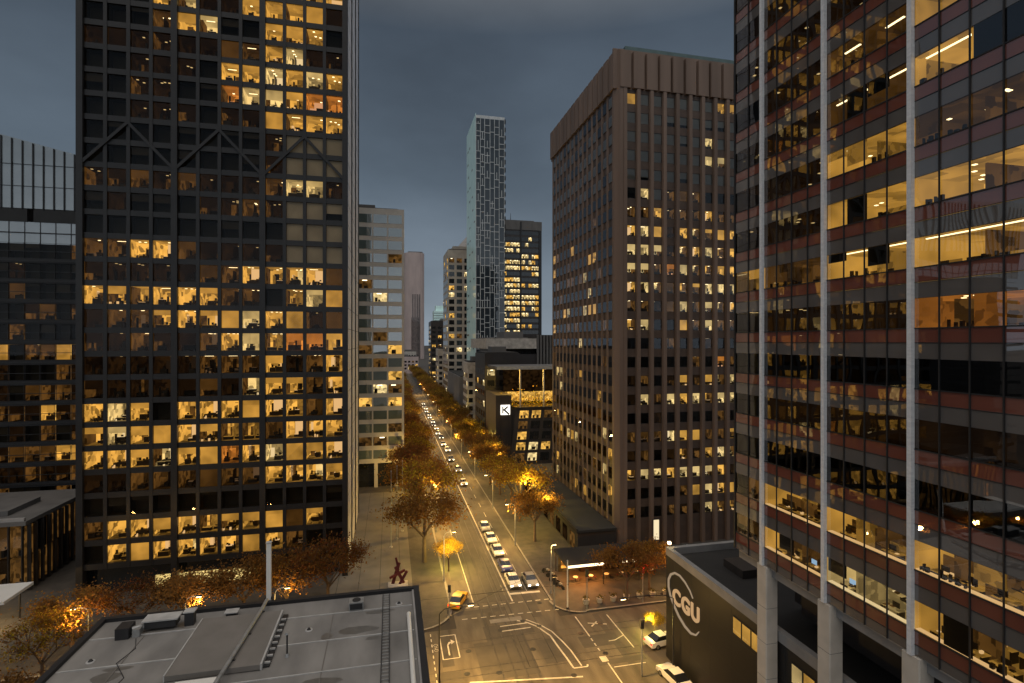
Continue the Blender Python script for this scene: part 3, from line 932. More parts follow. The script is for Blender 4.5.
# ================================================================== LOW ROOF IN FRONT
root = thing('flat_roof_building', 'low building under the camera with wide grey flat roof and pipes', 'building', (-12, 42, 0))
ZR = 11.
b = MB(); b.box(-27, 2.9, 18, 58.7, 0, ZR - .02, 'dark_wall'); b.build('wall', root)
b = MB(); b.box(-26.6, 2.5, 18.4, 58.3, ZR - .02, ZR, 'roof_membrane')
b.build('roof', root)
b = MB()
b.box(-27.1, 3.05, 58.3, 58.8, ZR - .3, ZR + .35, 'steel_black'); b.box(-27.1, -26.6, 18, 58.3, ZR - .3, ZR + .35, 'steel_black'); b.box(2.5, 3.05, 18, 58.3, ZR - .3, ZR + .35, 'steel_black')
b.box(2.3, 2.48, 18.4, 58.2, ZR, ZR + .22, 'parapet')
b.build('parapet', root)
b = MB()
for y in (55.1, 50.3, 45.6, 41):
    b.box(-26.5 if y < 54 else -26.5, 2.2, y, y + .12, ZR, ZR + .07, 'flashing')
for x in (-22, -5.5): b.box(x, x + .07, 18.6, 54.9, ZR, ZR + .05, 'roof_panel')
b.build('roof_seam', root)
b = MB()
b.box(-17.4, -10.4, 47.0, 56.0, ZR + .08, ZR + .5, 'roof_panel'); b.box(-17.5, -17.4, 47, 56, ZR + .02, ZR + .55, 'flashing'); b.box(-10.4, -10.25, 47, 56, ZR + .02, ZR + .55, 'flashing')
b.box(-10.2, -9.75, 47.3, 55.8, ZR + .02, ZR + .16, 'dark_metal')
for i in range(8): b.box(-10.2, -9.75, 47.6 + i, 47.75 + i, ZR + .17, ZR + .3, 'flashing')
b.build('raised_roof', root)
pi = thing('roof_pipe', 'long pale metal pipe lying across the grey flat roof', 'pipe', (-12, 50, ZR))
b = MB()
b.path([(-12.2, 58.1, ZR + .75), (-12.25, 56.2, ZR + .75), (-12.9, 47, ZR + .75), (-13.6, 38, ZR + .75)], .17, 'galv', 10)
b.build('pipe', pi)
b = MB()
for y in (56, 52, 48, 44, 40): b.box(-13.2 + (y - 47) * .07, -12.6 + (y - 47) * .07, y, y + .15, ZR + .51 if 47 < y < 56 else ZR + .01, ZR + .58, 'dark_metal')
b.build('bracket', pi)
po = thing('white_mast', 'white square mast standing at the far edge of the grey flat roof', 'mast', (-12.2, 58.9, 11))
b = MB(); b.box(-12.42, -11.98, 58.85, 59.25, 8, 17.2, 'white_paint'); b.build('post', po)
b = MB(); b.box(-12.47, -11.93, 58.8, 59.3, 17.2, 17.28, 'flashing'); b.box(-12.6, -11.8, 58.86, 59.2, ZR + .36, ZR + .6, 'dark_metal'); b.build('cap', po)
v = thing('roof_vent', 'boxy dark vent hood with twin ducts near left corner of grey flat roof', 'vent', (-22, 55, ZR))
b = MB(); b.box(-24.2, -23.1, 54.6, 56, ZR, ZR + 1.0, 'dark_metal'); b.box(-22.9, -22.3, 54.8, 55.6, ZR, ZR + .7, 'galv'); b.build('duct', v)
b = MB(); b.box(-22.2, -19.6, 55.5, 56.7, ZR + .3, ZR + .95, 'dark_metal'); b.box(-22.4, -19.4, 55.4, 56.8, ZR + .96, ZR + 1.08, 'flashing'); b.build('hood', v)
b = MB(); b.tube((-23.1, 55.2, ZR + .5), (-22.2, 55.9, ZR + .5), .3, .3, 'galv', 10); b.build('elbow', v)
v = thing('roof_hatch', 'small upright dark roof cowl standing beside the vent hood', 'cowl', (-18.6, 56, ZR))
b = MB(); b.box(-19, -18.2, 55.9, 56.6, ZR, ZR + 1.25, 'dark_metal'); b.build('box', v)
b = MB(); b.box(-19.1, -18.1, 55.8, 56.7, ZR + 1.26, ZR + 1.36, 'flashing'); b.build('lid', v)
v = thing('roof_hatch', 'flat little cowl with a pale lid on the grey roof near the raised panel', 'cowl', (-15.2, 57, ZR))
b = MB(); b.box(-15.6, -14.7, 56.6, 57.3, ZR, ZR + .45, 'dark_metal'); b.build('box', v)
b = MB(); b.box(-15.75, -14.55, 56.5, 57.4, ZR + .46, ZR + .55, 'flashing'); b.build('lid', v)
b = MB(); rgr = random.Random(8)
for _ in range(16):
    cx_, cy_ = rgr.uniform(-25, 1), rgr.uniform(40, 57); rx, ry = rgr.uniform(.5, 2.2), rgr.uniform(.25, .9)
    if -18.6 < cx_ < -8.5 and cy_ < 57: continue
    b.poly([(cx_ + rx * math.cos(k * .524) * rgr.uniform(.7, 1.1), cy_ + ry * math.sin(k * .524) * rgr.uniform(.7, 1.1), ZR + .006) for k in range(12)], 'roof_stain')
o = b.build('water_stain', root); o['kind'] = 'stuff'
v = thing('roof_cable', 'thin dark cable snaking over the left part of the grey roof', 'cable', (-20, 50, ZR))
b = MB(); b.path([(-22.5, 54.6, ZR + .03), (-21.8, 52.8, ZR + .03), (-22.3, 50.6, ZR + .09), (-20.8, 48.4, ZR + .03), (-21.2, 45.7, ZR + .09), (-20.4, 42, ZR + .03)], .03, 'dark_metal', 5); b.build('cable', v)
for i, (x, y) in enumerate(((-24.6, 51.5), (-7.4, 52.6), (.9, 55.8))):
    v = thing('roof_drain', ('round drain dome on the left part of the grey roof', 'round drain dome right of the raised roof panel', 'round drain dome near the far right corner of the roof')[i], 'drain', (x, y, ZR))
    b = MB(); b.tube((x, y, ZR), (x, y, ZR + .05), .35, .32, 'flashing', 12); b.build('flange', v)
    b = MB(); b.tube((x, y, ZR + .05), (x, y, ZR + .2), .2, .1, 'dark_metal', 10); b.build('dome', v)
v = thing('air_unit', 'squat grey air conditioning box at the right part of the roof by the ladder', 'air unit', (-3.2, 55.6, ZR))
b = MB(); b.box(-4, -2.6, 55.2, 56.3, ZR + .12, ZR + .85, 'galv'); b.box(-3.9, -2.7, 55.14, 55.19, ZR + .2, ZR + .75, 'dark_metal'); b.build('casing', v)
b = MB(); b.tube((-3.3, 55.75, ZR + .86), (-3.3, 55.75, ZR + .93), .4, .4, 'dark_metal', 14); b.build('fan', v)
v = thing('roof_skylight', 'long pale skylight strip at the front edge of the raised roof panel', 'skylight', (-14.5, 45.5, ZR))
b = MB(); b.box(-16.4, -13.3, 44.6, 46.3, ZR, ZR + .35, 'flashing'); b.build('kerb', v)
b = MB(); b.box(-16.3, -13.4, 44.7, 46.2, ZR + .36, ZR + .42, 'white_paint'); b.build('pane', v)
v = thing('roof_ladder', 'dark steel ladder lying flat on the right part of the grey roof', 'ladder', (-.4, 51, ZR))
b = MB()
for x in (-.75, -.1): b.box(x, x + .07, 38, 58, ZR + .1, ZR + .17, 'dark_metal')
b.build('rail', v)
b = MB()
for i in range(40): b.box(-.67, -.11, 38.3 + i * .5, 38.36 + i * .5, ZR + .11, ZR + .15, 'galv')
b.build('rung', v)
v = thing('vent_pipe', 'thin upright vent pipe with cap standing on the roof beside the raised panel', 'vent pipe', (-8.6, 48.6, ZR))
b = MB(); b.tube((-8.6, 48.6, ZR), (-8.6, 48.6, ZR + 1.9), .07, .07, 'dark_metal'); b.build('pipe', v)
b = MB(); b.tube((-8.6, 48.6, ZR + 1.9), (-8.6, 48.6, ZR + 2.05), .16, .1, 'galv'); b.tube((-8.6, 48.6, ZR), (-8.6, 48.6, ZR + .25), .2, .09, 'galv'); b.build('cap', v)
v = thing('roof_conduit', 'white round conduit running along the right parapet of the grey roof', 'conduit', (1.9, 47, ZR))
b = MB(); b.tube((1.8, 40, ZR + .3), (1.8, 53, ZR + .3), .2, .2, 'white_paint', 10)
for y in (41, 45, 49, 52.5): b.box(1.6, 2.0, y, y + .12, ZR + .01, ZR + .12, 'dark_metal')
o = b.build('pipe', v)

# ================================================================== OTHER BUILDINGS
def far_windows(root, F, w_total, z0, z1, ncol, fh, wfrac, hfrac, lit, glass, seed, limit=60, yoff=-.03, tones=('gold', 'pale', 'brown'), litfun=None, xoff=0):
    rg = random.Random(seed)
    p = w_total / ncol; w = p * wfrac; h = fh * hfrac
    cells = []
    nf = int((z1 - z0) / fh)
    for r in range(nf):
        for k in range(ncol):
            L = litfun(r, nf, k) if litfun else lit
            st = rg.choice(tones) if rg.random() < L else 'dark'
            cells.append((xoff + k * p + (p - w) / 2, z0 + r * fh + (fh - h) / 2, st))
    put_windows(root, F @ Matrix.Translation((0, yoff, 0)), cells, w, h, 1, glass, None, limit, True, 5)

# pale grid tower behind the steel tower
root = thing('pale_grid_tower', 'pale concrete grid office tower with sky reflecting windows beyond the dark steel tower', 'office tower', (-7, 150, 0))
b = MB(); b.box(-20, 3.6, 142, 172, 6.4, 72.6, 'concrete_pale'); b.build('wall', root)
b = MB(); b.box(-19, 2.6, 143, 171, 0, 6.4, 'glass_dark'); b.build('lobby', root)
for x in (-15, -9.5, -4, 1.2):
    b = MB(); b.box(x, x + .9, 142, 142.9, 0, 6.4, 'concrete_pale'); b.build('pillar', root)
b = MB(); b.box(-18, 2, 144, 170, 72.6, 73.2, 'roof_dark'); b.box(-14, -4, 150, 165, 73.2, 75.4, 'concrete_dark'); b.build('roof', root)
far_windows(root, face(-19.6, 142, 0), 22.8, 7.0, 71.6, 6, 3.4, .9, .66, .2, 'glass_sky', 3, 100, litfun=lambda r, n, k: .85 if r in (5, 6) else (.5 if r in (1, 2, 4, 8, 12, 15) else .16))
far_windows(root, face(3.6, 142, 90), 30, 7.0, 71.6, 8, 3.4, .86, .6, .2, 'glass_sky', 4, 0)

# far pink tower with rounded corners
root = thing('pink_tower', 'far pinkish grey tower with rounded ribbed sides beyond the pale grid tower', 'tower', (55, 1180, 0))
b = MB()
def rrect(x0, x1, y0, y1, r):
    return arc(x0 + r, y0 + r, r, 180, 270, 4) + arc(x1 - r, y0 + r, r, 270, 360, 4) + arc(x1 - r, y1 - r, r, 0, 90, 4) + arc(x0 + r, y1 - r, r, 90, 180, 4)
b.extrude(rrect(30, 73, 1160, 1205, 16), 0, 230, 'pink_stone'); b.build('shaft', root)
b = MB()
for i in range(12):
    x = 45 + i * 1.6; b.box(x, x + .7, 1159.3, 1160.2, 0, 140 if i % 3 else 90, 'glass_dark')
b.box(38, 69, 1167, 1199, 230, 233, 'concrete_dark'); b.build('window_strip', root)

root = thing('blue_tower', 'tiny far blue glass tower at the end of the street', 'tower', (96, 880, 0))
b = MB(); b.box(64, 84, 800, 825, 0, 84, 'glass_teal'); b.build('shaft', root)
b = MB()
for i in range(20): b.box(63.8, 84.2, 799.7, 799.95, 10 + i * 3.7, 10.6 + i * 3.7, 'steel_dark')
b.box(67, 80, 805, 820, 84, 92, 'glass_teal'); b.build('floor_band', root)

# right-hand row towards the end of the street: (name,label,X0,X1,Y0,Y1,top,wall,ncol,lit)
def block(name, label, x0, x1, y0, y1, z, wm, ncolf, ncols, fh, lit, glass, seed, lim=30, side='l', wf=.6, hf=.55, top=None, z0=4):
    root = thing(name, label, 'building', ((x0 + x1) / 2, (y0 + y1) / 2, 0))
    b = MB(); b.box(x0, x1, y0, y1, 0, z, wm); b.build('wall', root)
    b = MB(); b.box(x0 + .6, x1 - .6, y0 + .6, y1 - .6, z, z + .5, 'roof_dark'); b.box(x0 + (x1 - x0) * .3, x0 + (x1 - x0) * .7, y0 + (y1 - y0) * .3, y0 + (y1 - y0) * .7, z + .5, z + 2.4, 'concrete_dark'); b.build('roof', root)
    if ncolf: far_windows(root, face(x0, y0, 0), x1 - x0, z0, z - 1.5, ncolf, fh, wf, hf, lit, glass, seed, lim)
    if ncols:
        if side == 'l': far_windows(root, face(x0, y1, -90), y1 - y0, z0, z - 1.5, ncols, fh, wf, hf, lit, glass, seed + 1, 0)
        else: far_windows(root, face(x1, y0, 90), y1 - y0, z0, z - 1.5, ncols, fh, wf, hf, lit, glass, seed + 1, 0)
    return root
rt = block('cream_tower', 'cream stone tower with square windows and pyramid roof beside the street', 31.8, 58, 300, 326, 90, 'cream_stone', 6, 5, 3.9, .16, 'glass_dark', 21, 60, wf=.68, hf=.64)
b = MB(); b.poly(((38, 304, 92.5), (52, 304, 92.5), (45, 313, 101)), 'parapet'); b.poly(((38, 304, 92.5), (45, 313, 101), (38, 322, 92.5)), 'parapet')
b.poly(((52, 304, 92.5), (52, 322, 92.5), (45, 313, 101)), 'parapet'); b.poly(((38, 322, 92.5), (45, 313, 101), (52, 322, 92.5)), 'parapet'); b.build('pyramid_roof', rt)
b = MB(); b.box(35, 55, 302.5, 324, 90.5, 92.5, 'cream_stone'); b.build('attic', rt)
block('dark_office_block', 'dark office block with lit top floors left of the cream tower', 31.6, 60, 425, 450, 54, 'dark_clad', 6, 6, 3.6, .3, 'glass_dark', 31, 30)
block('tan_building', 'narrow tan building with dark windows in front of the dark office block', 31.6, 46, 360, 378, 33, 'cream_stone', 4, 4, 3.6, .2, 'glass_dark', 33, 20)
root = thing('blank_wall_building', 'low building with one blank dark grey side wall facing the street', 'building', (42, 270, 0))
b = MB(); b.box(31.4, 55, 246, 296, 0, 21.6, 'concrete_dark'); b.build('wall', root)
b = MB(); b.box(32, 54.5, 246.5, 295, 21.6, 22, 'roof_dark'); b.build('roof', root)
block('grey_slim_building', 'slim grey building with a few lit windows beside the blank dark wall', 32.4, 41, 226, 240, 29, 'concrete', 3, 4, 3.5, .25, 'glass_dark', 35, 20)
block('black_slab', 'black flat topped slab building left of the K sign building', 31.5, 44, 178, 199, 33.8, 'dark_wall', 3, 5, 3.6, .12, 'glass_dark', 37, 20)
root = thing('terraced_block', 'broad concrete block with ribbed upper storey and dark terrace above the K sign building', 'building', (60, 210, 0))
b = MB(); b.box(40, 90, 201, 240, 0, 33, 'dark_wall'); b.box(36, 56, 200.5, 240, 35.2, 39.2, 'concrete'); b.box(40, 90, 202.5, 240, 33, 35.2, 'glass_dark'); b.build('wall', root)
b = MB()
for i in range(26): b.box(56.2 + i * 1.3, 56.9 + i * 1.3, 200.4, 201.2, 24, 40.6, 'concrete_dark')
b.box(56, 90, 201.2, 240, 35.3, 40.6, 'dark_wall'); b.build('rib', root)
b = MB(); b.box(38, 54, 206, 236, 39.2, 39.6, 'concrete_dark'); b.box(45, 53, 210, 225, 39.6, 42, 'concrete_dark'); b.build('roof', root)

# glass skyscraper with mosaic of pale frames
root = thing('mosaic_skyscraper', 'slender glass skyscraper with mosaic of pale frames, tallest in the middle distance', 'skyscraper', (48, 270, 0))
b = MB(); b.box(41, 55.2, 257, 288, 0, 147.5, 'glass_slate'); b.build('shaft', root)
b = MB(); b.box(40.86, 40.99, 257, 288, 0, 150, 'glass_teal'); b.build('side_glass', root)
b = MB(); b.M = face(41, 257, 0)
rg2 = random.Random(4)
xs_ = [0, 2.2, 4.3, 7.0, 9.2, 11.6, 14.2]
for x in xs_: b.box(x - .11, x + .11, -.25, -.02, 0, 149, 'aluminium_dull')
for a, c in zip(xs_, xs_[1:]):
    z = 3
    while z < 146:
        b.box(a + .15, c - .15, -.2, -.03, z, z + .26, 'aluminium_dull')
        if rg2.random() < .3:
            xm = (a + c) / 2; hh = rg2.choice((3.7, 3.7, 5.5))
            b.box(xm - .12, xm + .12, -.19, -.031, z + .36, min(146, z + hh - .02), 'aluminium_dull')
        z += rg2.choice((2.4, 3.7, 3.7, 5.5, 7.4))
b.box(0, 14.2, -.2, 0, 147.6, 149, 'aluminium_dull')
b.build('mosaic_frame', root)
b = MB()
for z in range(20, 144, 7):
    for _ in range(2):
        y = rg2.uniform(258, 284); b.box(40.8, 40.85, y, y + 3, z, z + .8, 'steel_dark')
for z in range(6, 150, 4): b.box(55.25, 55.9, 256.7, 259.2, z, z + 2, 'steel_black')
b.build('vent_slot', root)

root = thing('banded_tower', 'dark office tower with two columns of bright white lit floors right of the glass skyscraper', 'office tower', (73, 340, 0))
b = MB(); b.box(67.5, 92, 318, 345, 0, 112, 'dark_clad'); b.box(78.3, 79.2, 317.4, 317.98, 0, 112, 'steel_dark'); b.box(67.3, 92.2, 317.7, 317.99, 107, 112.4, 'concrete_dark'); b.box(90.3, 92, 317.5, 317.96, 0, 107, 'steel_dark'); b.build('wall', root)
b = MB(); b.box(70, 88, 321, 342, 112, 113.6, 'concrete_dark'); b.tube((75, 330, 113.6), (75, 330, 120), .25, .1, 'dark_metal'); b.build('roof', root)
for xo, wt in ((67.6, 10.5), (79.3, 10.8)):
    far_windows(root, face(xo, 318, 0), wt, 6, 107, 5, 3.6, .96, .62, .6, 'glass_dark', 40 + int(xo), 50, tones=('pale', 'pale', 'gold'),
                litfun=(lambda r, n, k: (.97 if (r * 7) % 11 else .35) if r < 20 else (.85 if r in (21, 22, 24, 25) else .08)) if xo < 70 else (lambda r, n, k: .85 if (r * 5) % 7 in (0, 3, 5) and r < 27 else .15))

# K sign building
root = thing('terrace_building', 'dark building with white square K sign, leaning window wall and lit roof terrace', 'building', (44, 165, 0))
b = MB(); b.box(31.4, 36.3, 158.5, 176, 0, 21.6, 'dark_clad'); b.box(36.3, 75, 161.5, 176, 0, 16.6, 'dark_wall'); b.build('wall', root)
b = MB()
# leaning slab with window openings
b.poly(((35.6, 158.3, 0), (75, 158.3, 0), (75, 161.4, 17), (38.4, 161.4, 17)), 'dark_clad'); b.poly(((35.6, 158.3, 0), (38.4, 161.4, 17), (36.3, 161.6, 17), (36.3, 160, 0)), 'dark_clad')
b.box(38.2, 75, 161.2, 176, 16.6, 17.4, 'dark_clad')
b.build('leaning_wall', root)
rg3 = random.Random(9)
for r in range(5):
    z = 1.2 + r * 3.2
    for k in range(9):
        x = 37.3 + r * .5 + k * 4.0
        o_ = MB(); f0 = (z / 17) * 3.1 + 158.3; f1 = ((z + 2.3) / 17) * 3.1 + 158.3
        st = rg3.choice(('gold', 'pale', 'gold', 'brown', 'dark')); mm = 'room_' + st if st != 'dark' else 'glass_dark'
        o_.poly(((x, f0 - .06, z), (x + 2.9, f0 - .06, z), (x + 3.25, f1 - .06, z + 2.3), (x + .35, f1 - .06, z + 2.3)), mm)
        for _ in range(2):
            xa = x + rg3.uniform(.2, 2); o_.poly(((xa, f0 - .09, z + .05), (xa + .7, f0 - .09, z + .05), (xa + .8, f0 + .05, z + .9), (xa + .1, f0 + .05, z + .9)), 'furniture')
        o_.box(x + 2.9, x + 3.3, f0 - .35, f0 - .1, z, z + .1, 'steel_dark')
        o_.build('window', root)
b = MB(); b.box(32.0, 74, 160, 175.6, 29.4, 30.2, 'concrete_dark'); b.box(32.0, 74, 159.8, 160, 29.3, 30.3, 'flashing'); b.build('terrace_roof', root)
for x in (39.4, 47, 55, 63, 71):
    b = MB(); b.box(x, x + .4, 160.4, 160.8, 17.4, 29.3, 'concrete'); b.build('terrace_post', root)
b = MB(); rgp = random.Random(3)
for _ in range(1500):
    c = Vector((rgp.uniform(33, 74), rgp.uniform(161.5, 166), 17.6 + abs(rgp.gauss(0, 1.6)) + 1.2 * math.sin(_ * .37))); u = Vector((rgp.uniform(-1, 1), rgp.uniform(-1, 1), rgp.uniform(-1, 1))).normalized() * .35; w = u.orthogonal().normalized() * .22
    c.z = max(17.5, c.z); b.poly((c - u, c + w, c + u, c - w), rgp.choice(('leaf_green', 'leaf_ochre', 'leaf_gold')))
o = b.build('terrace_planting', root); o['kind'] = 'stuff'
for x in (36.5, 43, 50):
    L = bpy.data.lights.new('terrace_lamp', 'POINT'); L.energy = 3600; L.color = (1, .62, .13); L.shadow_soft_size = .2
    lo = bpy.data.objects.new('terrace_lamp', L); col.objects.link(lo); lo.parent = root; lo.location = Vector((x, 162, 27)) - Vector(root['_b'])
b = MB(); b.box(36, 74, 169, 169.2, 17.5, 29.3, 'room_low'); b.poly(((33, 161, 29.2), (74, 161, 29.2), (74, 175, 29.2), (33, 175, 29.2)), 'concrete')
b.box(36.5, 74, 168.6, 168.9, 18.5, 21.6, 'room_gold'); b.build('terrace_room', root)  # gold look of the lit planting, put in as a glowing band
b = MB(); b.M = face(32.9, 158.42, 0)
b.box(0, 2.9, -.18, 0, 15.6, 18.6, 'sign_white')
b.box(.45, .85, -.22, -.185, 16.0, 18.2, 'dark_wall')
b.bar((.9, 17.0), (2.2, 18.1), .5, -.225, -.19, 'dark_wall'); b.bar((1.1, 17.1), (2.6, 15.75), .55, -.226, -.191, 'dark_wall')
b.build('lit_sign', root)

# far left glass block and low glass building
root = thing('glass_block', 'glass office block with pale mullioned crown left of the dark steel tower', 'office block', (-80, 130, 0))
XL = -112
b = MB(); b.box(XL, -50, 119, 150, 0, 73, 'dark_wall'); b.build('core_wall', root)
b = MB(); b.M = face(XL, 115, 0)
W_ = 62
b.poly(((0, -.02, 62.5), (W_, -.02, 62.5), (W_, -.02, 71.2), (43, -.02, 75.8), (0, -.02, 77)), 'glass_crown')
b.box(0, W_, -.01, .2, 56, 60, 'glass_crown')
b.build('crown_glass', root)
b = MB(); b.M = face(XL, 115, 0)
for i in range(37): b.box(i * 1.65, i * 1.65 + .16, -.25, -.03, 62.4, 75.8 if i < 26 else 75.8 - (i * 1.65 - 42) * .23, 'steel_dark')
for z in (66.5, 70.5): b.box(0, W_, -.1, -.03, z, z + .1, 'steel_dark')
for i in range(25): b.box(i * 2.45, i * 2.45 + .1, -.1, -.02, 56, 60, 'steel_dark')
b.box(0, W_, -.1, -.02, 57.9, 58.1, 'steel_dark')
for i in range(7): b.box(i * 9.6, i * 9.6 + 8.6, -.1, .1, 60, 62.4, 'louvre')
b.build('crown_mullion', root)
b = MB(); b.M = face(XL, 115, 0)
for k in range(15):
    z = k * 3.75
    b.box(0, W_, -.2, .2, z, z + .8, 'steel_black'); b.box(0, W_, -.26, -.21, z + .3, z + .5, 'steel_dark'); b.box(0, W_, -.14, .1, z + 2.1, z + 2.2, 'steel_dark')
b.build('floor_band', root)
rg4 = random.Random(13)
cells = []
for k in range(15):
    for i in range(25):
        st = 'dark' if rg4.random() > (.85 if k in (3, 4, 6, 7, 9) else .45) else rg4.choice(('low', 'brown', 'low', 'gold' if k in (4, 6, 9) else 'brown'))
        if i < 13: continue
        cells.append((i * 2.45 + .08, k * 3.75 + .85, st, 0))
put_windows(root, face(XL, 115, 0), cells, 2.3, 2.85, 3, 'glass_bronze', 'steel_dark', 100, nvar=16)
root = thing('low_glass_building', 'low glass walled building with upright fins below the glass block on the left', 'building', (-64, 102, 0))
b = MB(); b.box(-76, -54.6, 96.5, 113, 0, 10.2, 'dark_wall'); b.box(-76, -53.6, 94.4, 113.5, 10.2, 10.8, 'concrete_dark'); b.build('wall', root)
b = MB()
for i in range(12): b.box(-53.75, -53.25, 95 + i * 1.6, 95.15 + i * 1.6, .2, 10.2, 'steel_dark')
for i in range(13): b.box(-75 + i * 1.75, -74.85 + i * 1.75, 94.1, 94.5, .2, 10.2, 'steel_dark')
b.build('fin', root)
b = MB()
b.box(-74, -66, 100, 108, 10.81, 12.6, 'dark_wall'); b.box(-64, -58, 98, 106, 10.81, 11.6, 'concrete_dark'); b.box(-75.8, -53.9, 94.6, 95, 10.81, 11.3, 'parapet')
b.build('roof_plant', root)
cells = [(.15 + i * 1.6, zz, ('low', 'dark', 'brown', 'low', 'dark', 'low', 'low')[(i * 3 + int(zz)) % 7]) for i in range(11) for zz in (.6, 5.4)]
put_windows(root, face(-53.8, 95, 90), cells, 1.4, 4.5, 1.5, 'glass_clear')
cells = [(.2 + i * 1.75, zz, ('brown', 'orange', 'low', 'brown')[(i + int(zz)) % 4]) for i in range(12) for zz in (.6, 5.4)]
put_windows(root, face(-75, 94.6, 0), cells, 1.5, 4.5, 1.8, 'glass_clear')
root = thing('entrance_canopy', 'white flat entrance canopy over lit steps at the left edge', 'canopy', (-56, 82, 0))
b = MB(); b.box(-64, -48.6, 81.4, 87.3, 4.0, 4.4, 'white_paint'); b.build('canopy_roof', root)
b = MB()
for x in (-63, -49.5):
    for y in (81, 86): b.tube((x, y, .13), (x, y, 4), .12, .12, 'dark_metal')
b.build('post', root)
b = MB(); b.box(-62, -49.4, 82, 86.5, 3.9, 3.98, 'strip_light')
L = bpy.data.lights.new('canopy_lamp', 'POINT'); L.energy = 500; L.color = (1, .6, .2); lo = bpy.data.objects.new('canopy_lamp', L); col.objects.link(lo); lo.parent = root; lo.location = (5, 0, 3.4); b.build('light', root)
# cafe pavilion by the brown tower
root = thing('cafe_pavilion', 'flat roofed cafe pavilion with glowing white edge strip and amber lit interior', 'pavilion', (35, 81, 0))
b = MB(); b.box(26.4, 45, 77.2, 84, 3.3, 3.65, 'steel_black'); b.build('roof', root)
b = MB(); b.box(26.4, 32.4, 77.0, 77.18, 3.32, 3.6, 'strip_light')
for x in (35.6, 37.2, 39.8, 41.6, 44.0): b.box(x, x + .7, 77.0, 77.18, 3.35, 3.58, 'strip_light')
b.build('light_strip', root)
for x in (26.6, 32.4, 38.4, 44.6):
    for y in (77.4, 83.6):
        b = MB(); b.box(x, x + .15, y, y + .15, .14, 3.3, 'dark_metal'); b.build('post', root)
b = MB(); b.box(27, 44.6, 83.2, 83.4, .14, 3.2, 'room_brown'); b.box(27.4, 29.4, 82.9, 83.1, .8, 3.0, 'amber_sign'); b.box(30.5, 44, 82.4, 82.9, .14, 1.2, 'furniture')
b.build('back_wall', root)
for x in (28.6, 31.2):
    L = bpy.data.lights.new('cafe_lamp', 'POINT'); L.energy = 850; L.color = (1, .34, .06); L.shadow_soft_size = .2
    lo = bpy.data.objects.new('cafe_lamp', L); col.objects.link(lo); lo.parent = root; lo.location = Vector((x, 78.6, 3.1)) - Vector(root['_b'])
for i in range(6):
    t = thing('cafe_table', 'small cafe table with two stools under the pavilion, %s from the left' % (['first'] + ORD[1:])[i], 'table', (28.5 + i * 2.6, 79.2, .14), 'cafe tables under the pavilion')
    x, y = 28.5 + i * 2.6, 79.2
    b = MB(); b.tube((x, y, .86), (x, y, .9), .4, .4, 'white_paint', 12); b.tube((x, y, .14), (x, y, .86), .04, .04, 'dark_metal', 6); b.build('table_top', t)
    b = MB()
    for s in (-.7, .7): b.tube((x + s, y, .56), (x + s, y, .6), .19, .19, 'red_steel', 10); b.tube((x + s, y, .14), (x + s, y, .56), .03, .03, 'dark_metal', 6)
    b.build('stool', t)
lt = thing('wall_sign', 'tall narrow white lit sign board on the front wall of the brown stone tower', 'sign', (48, 89, 2))
b = MB(); b.box(47.2, 48.2, 88.9, 89.05, 1.6, 5.2, 'desk_pale'); b.build('panel', lt)
b = MB(); b.box(47.1, 48.3, 89.06, 89.2, 1.5, 5.3, 'dark_metal'); b.build('frame', lt)

# street end
block('brick_end_building', 'low dark brick building with gold windows where the street trees end', -6, 33, 640, 660, 20, 'pink_stone', 9, 0, 4, .4, 'glass_dark', 52, 20)
block('street_end_building', 'pale low building with a yellow banner closing the far end of the street', 14, 36, 760, 790, 24, 'concrete', 6, 0, 4, .2, 'glass_dark', 51, 10)

# ================================================================== TREES
def make_tree(seed, H, Rc, leaves, density=1.):
    rg = random.Random(seed)
    tr = MB(); cr = MB()
    zb = H * .36
    tr.tube((0, 0, 0), (0, 0, zb), .24, .17, 'bark', 8)
    tips = []
    def limb(a, d, L, r, lev):
        b_ = a + d * L
        tr.tube(a, b_, r, r * .6, 'bark', 5 if lev else 6, cap=False)
        if lev >= 2:
            tips.append(b_); tips.append(a.lerp(b_, .5)); return
        for _ in range(3 if lev else 3):
            nd = (d + Vector((rg.uniform(-.9, .9), rg.uniform(-.9, .9), rg.uniform(-.25, .6)))).normalized()
            limb(b_, nd, L * rg.uniform(.62, .85), r * .6, lev + 1)
    n = 5
    for k in range(n):
        t = 2 * math.pi * (k + rg.random() * .6) / n
        limb(Vector((0, 0, zb * rg.uniform(.8, 1))), Vector((math.cos(t) * .75, math.sin(t) * .75, rg.uniform(.7, 1.3))).normalized(), H * .21, .12, 0)
    for c in tips:
        cs = rg.uniform(.4, 1.0) * Rc * .2
        mm = rg.choice(leaves)
        for _ in range(int(48 * density)):
            q = c + Vector((rg.gauss(0, cs), rg.gauss(0, cs), rg.gauss(0, cs * .7)))
            s = rg.uniform(.09, .22)
            u = Vector((rg.uniform(-1, 1), rg.uniform(-1, 1), rg.uniform(-1, 1))).normalized()
            w = u.orthogonal().normalized()
            cr.poly((q - u * s, q + w * s * .6, q + u * s, q - w * s * .6), mm if rg.random() < .75 else rg.choice(leaves))
    return tr.mesh('trunk'), cr.mesh('crown')
PAL = {'rust': ['leaf_rust', 'leaf_rust', 'leaf_brown', 'leaf_ochre'], 'brown': ['leaf_brown', 'leaf_brown', 'leaf_rust'], 'red': ['leaf_red', 'leaf_rust', 'leaf_brown'],
       'ochre': ['leaf_ochre', 'leaf_rust', 'leaf_gold'], 'gold': ['leaf_gold', 'leaf_gold', 'leaf_ochre'], 'green': ['leaf_green', 'leaf_ochre', 'leaf_brown']}
TP = {}
TL = ['']
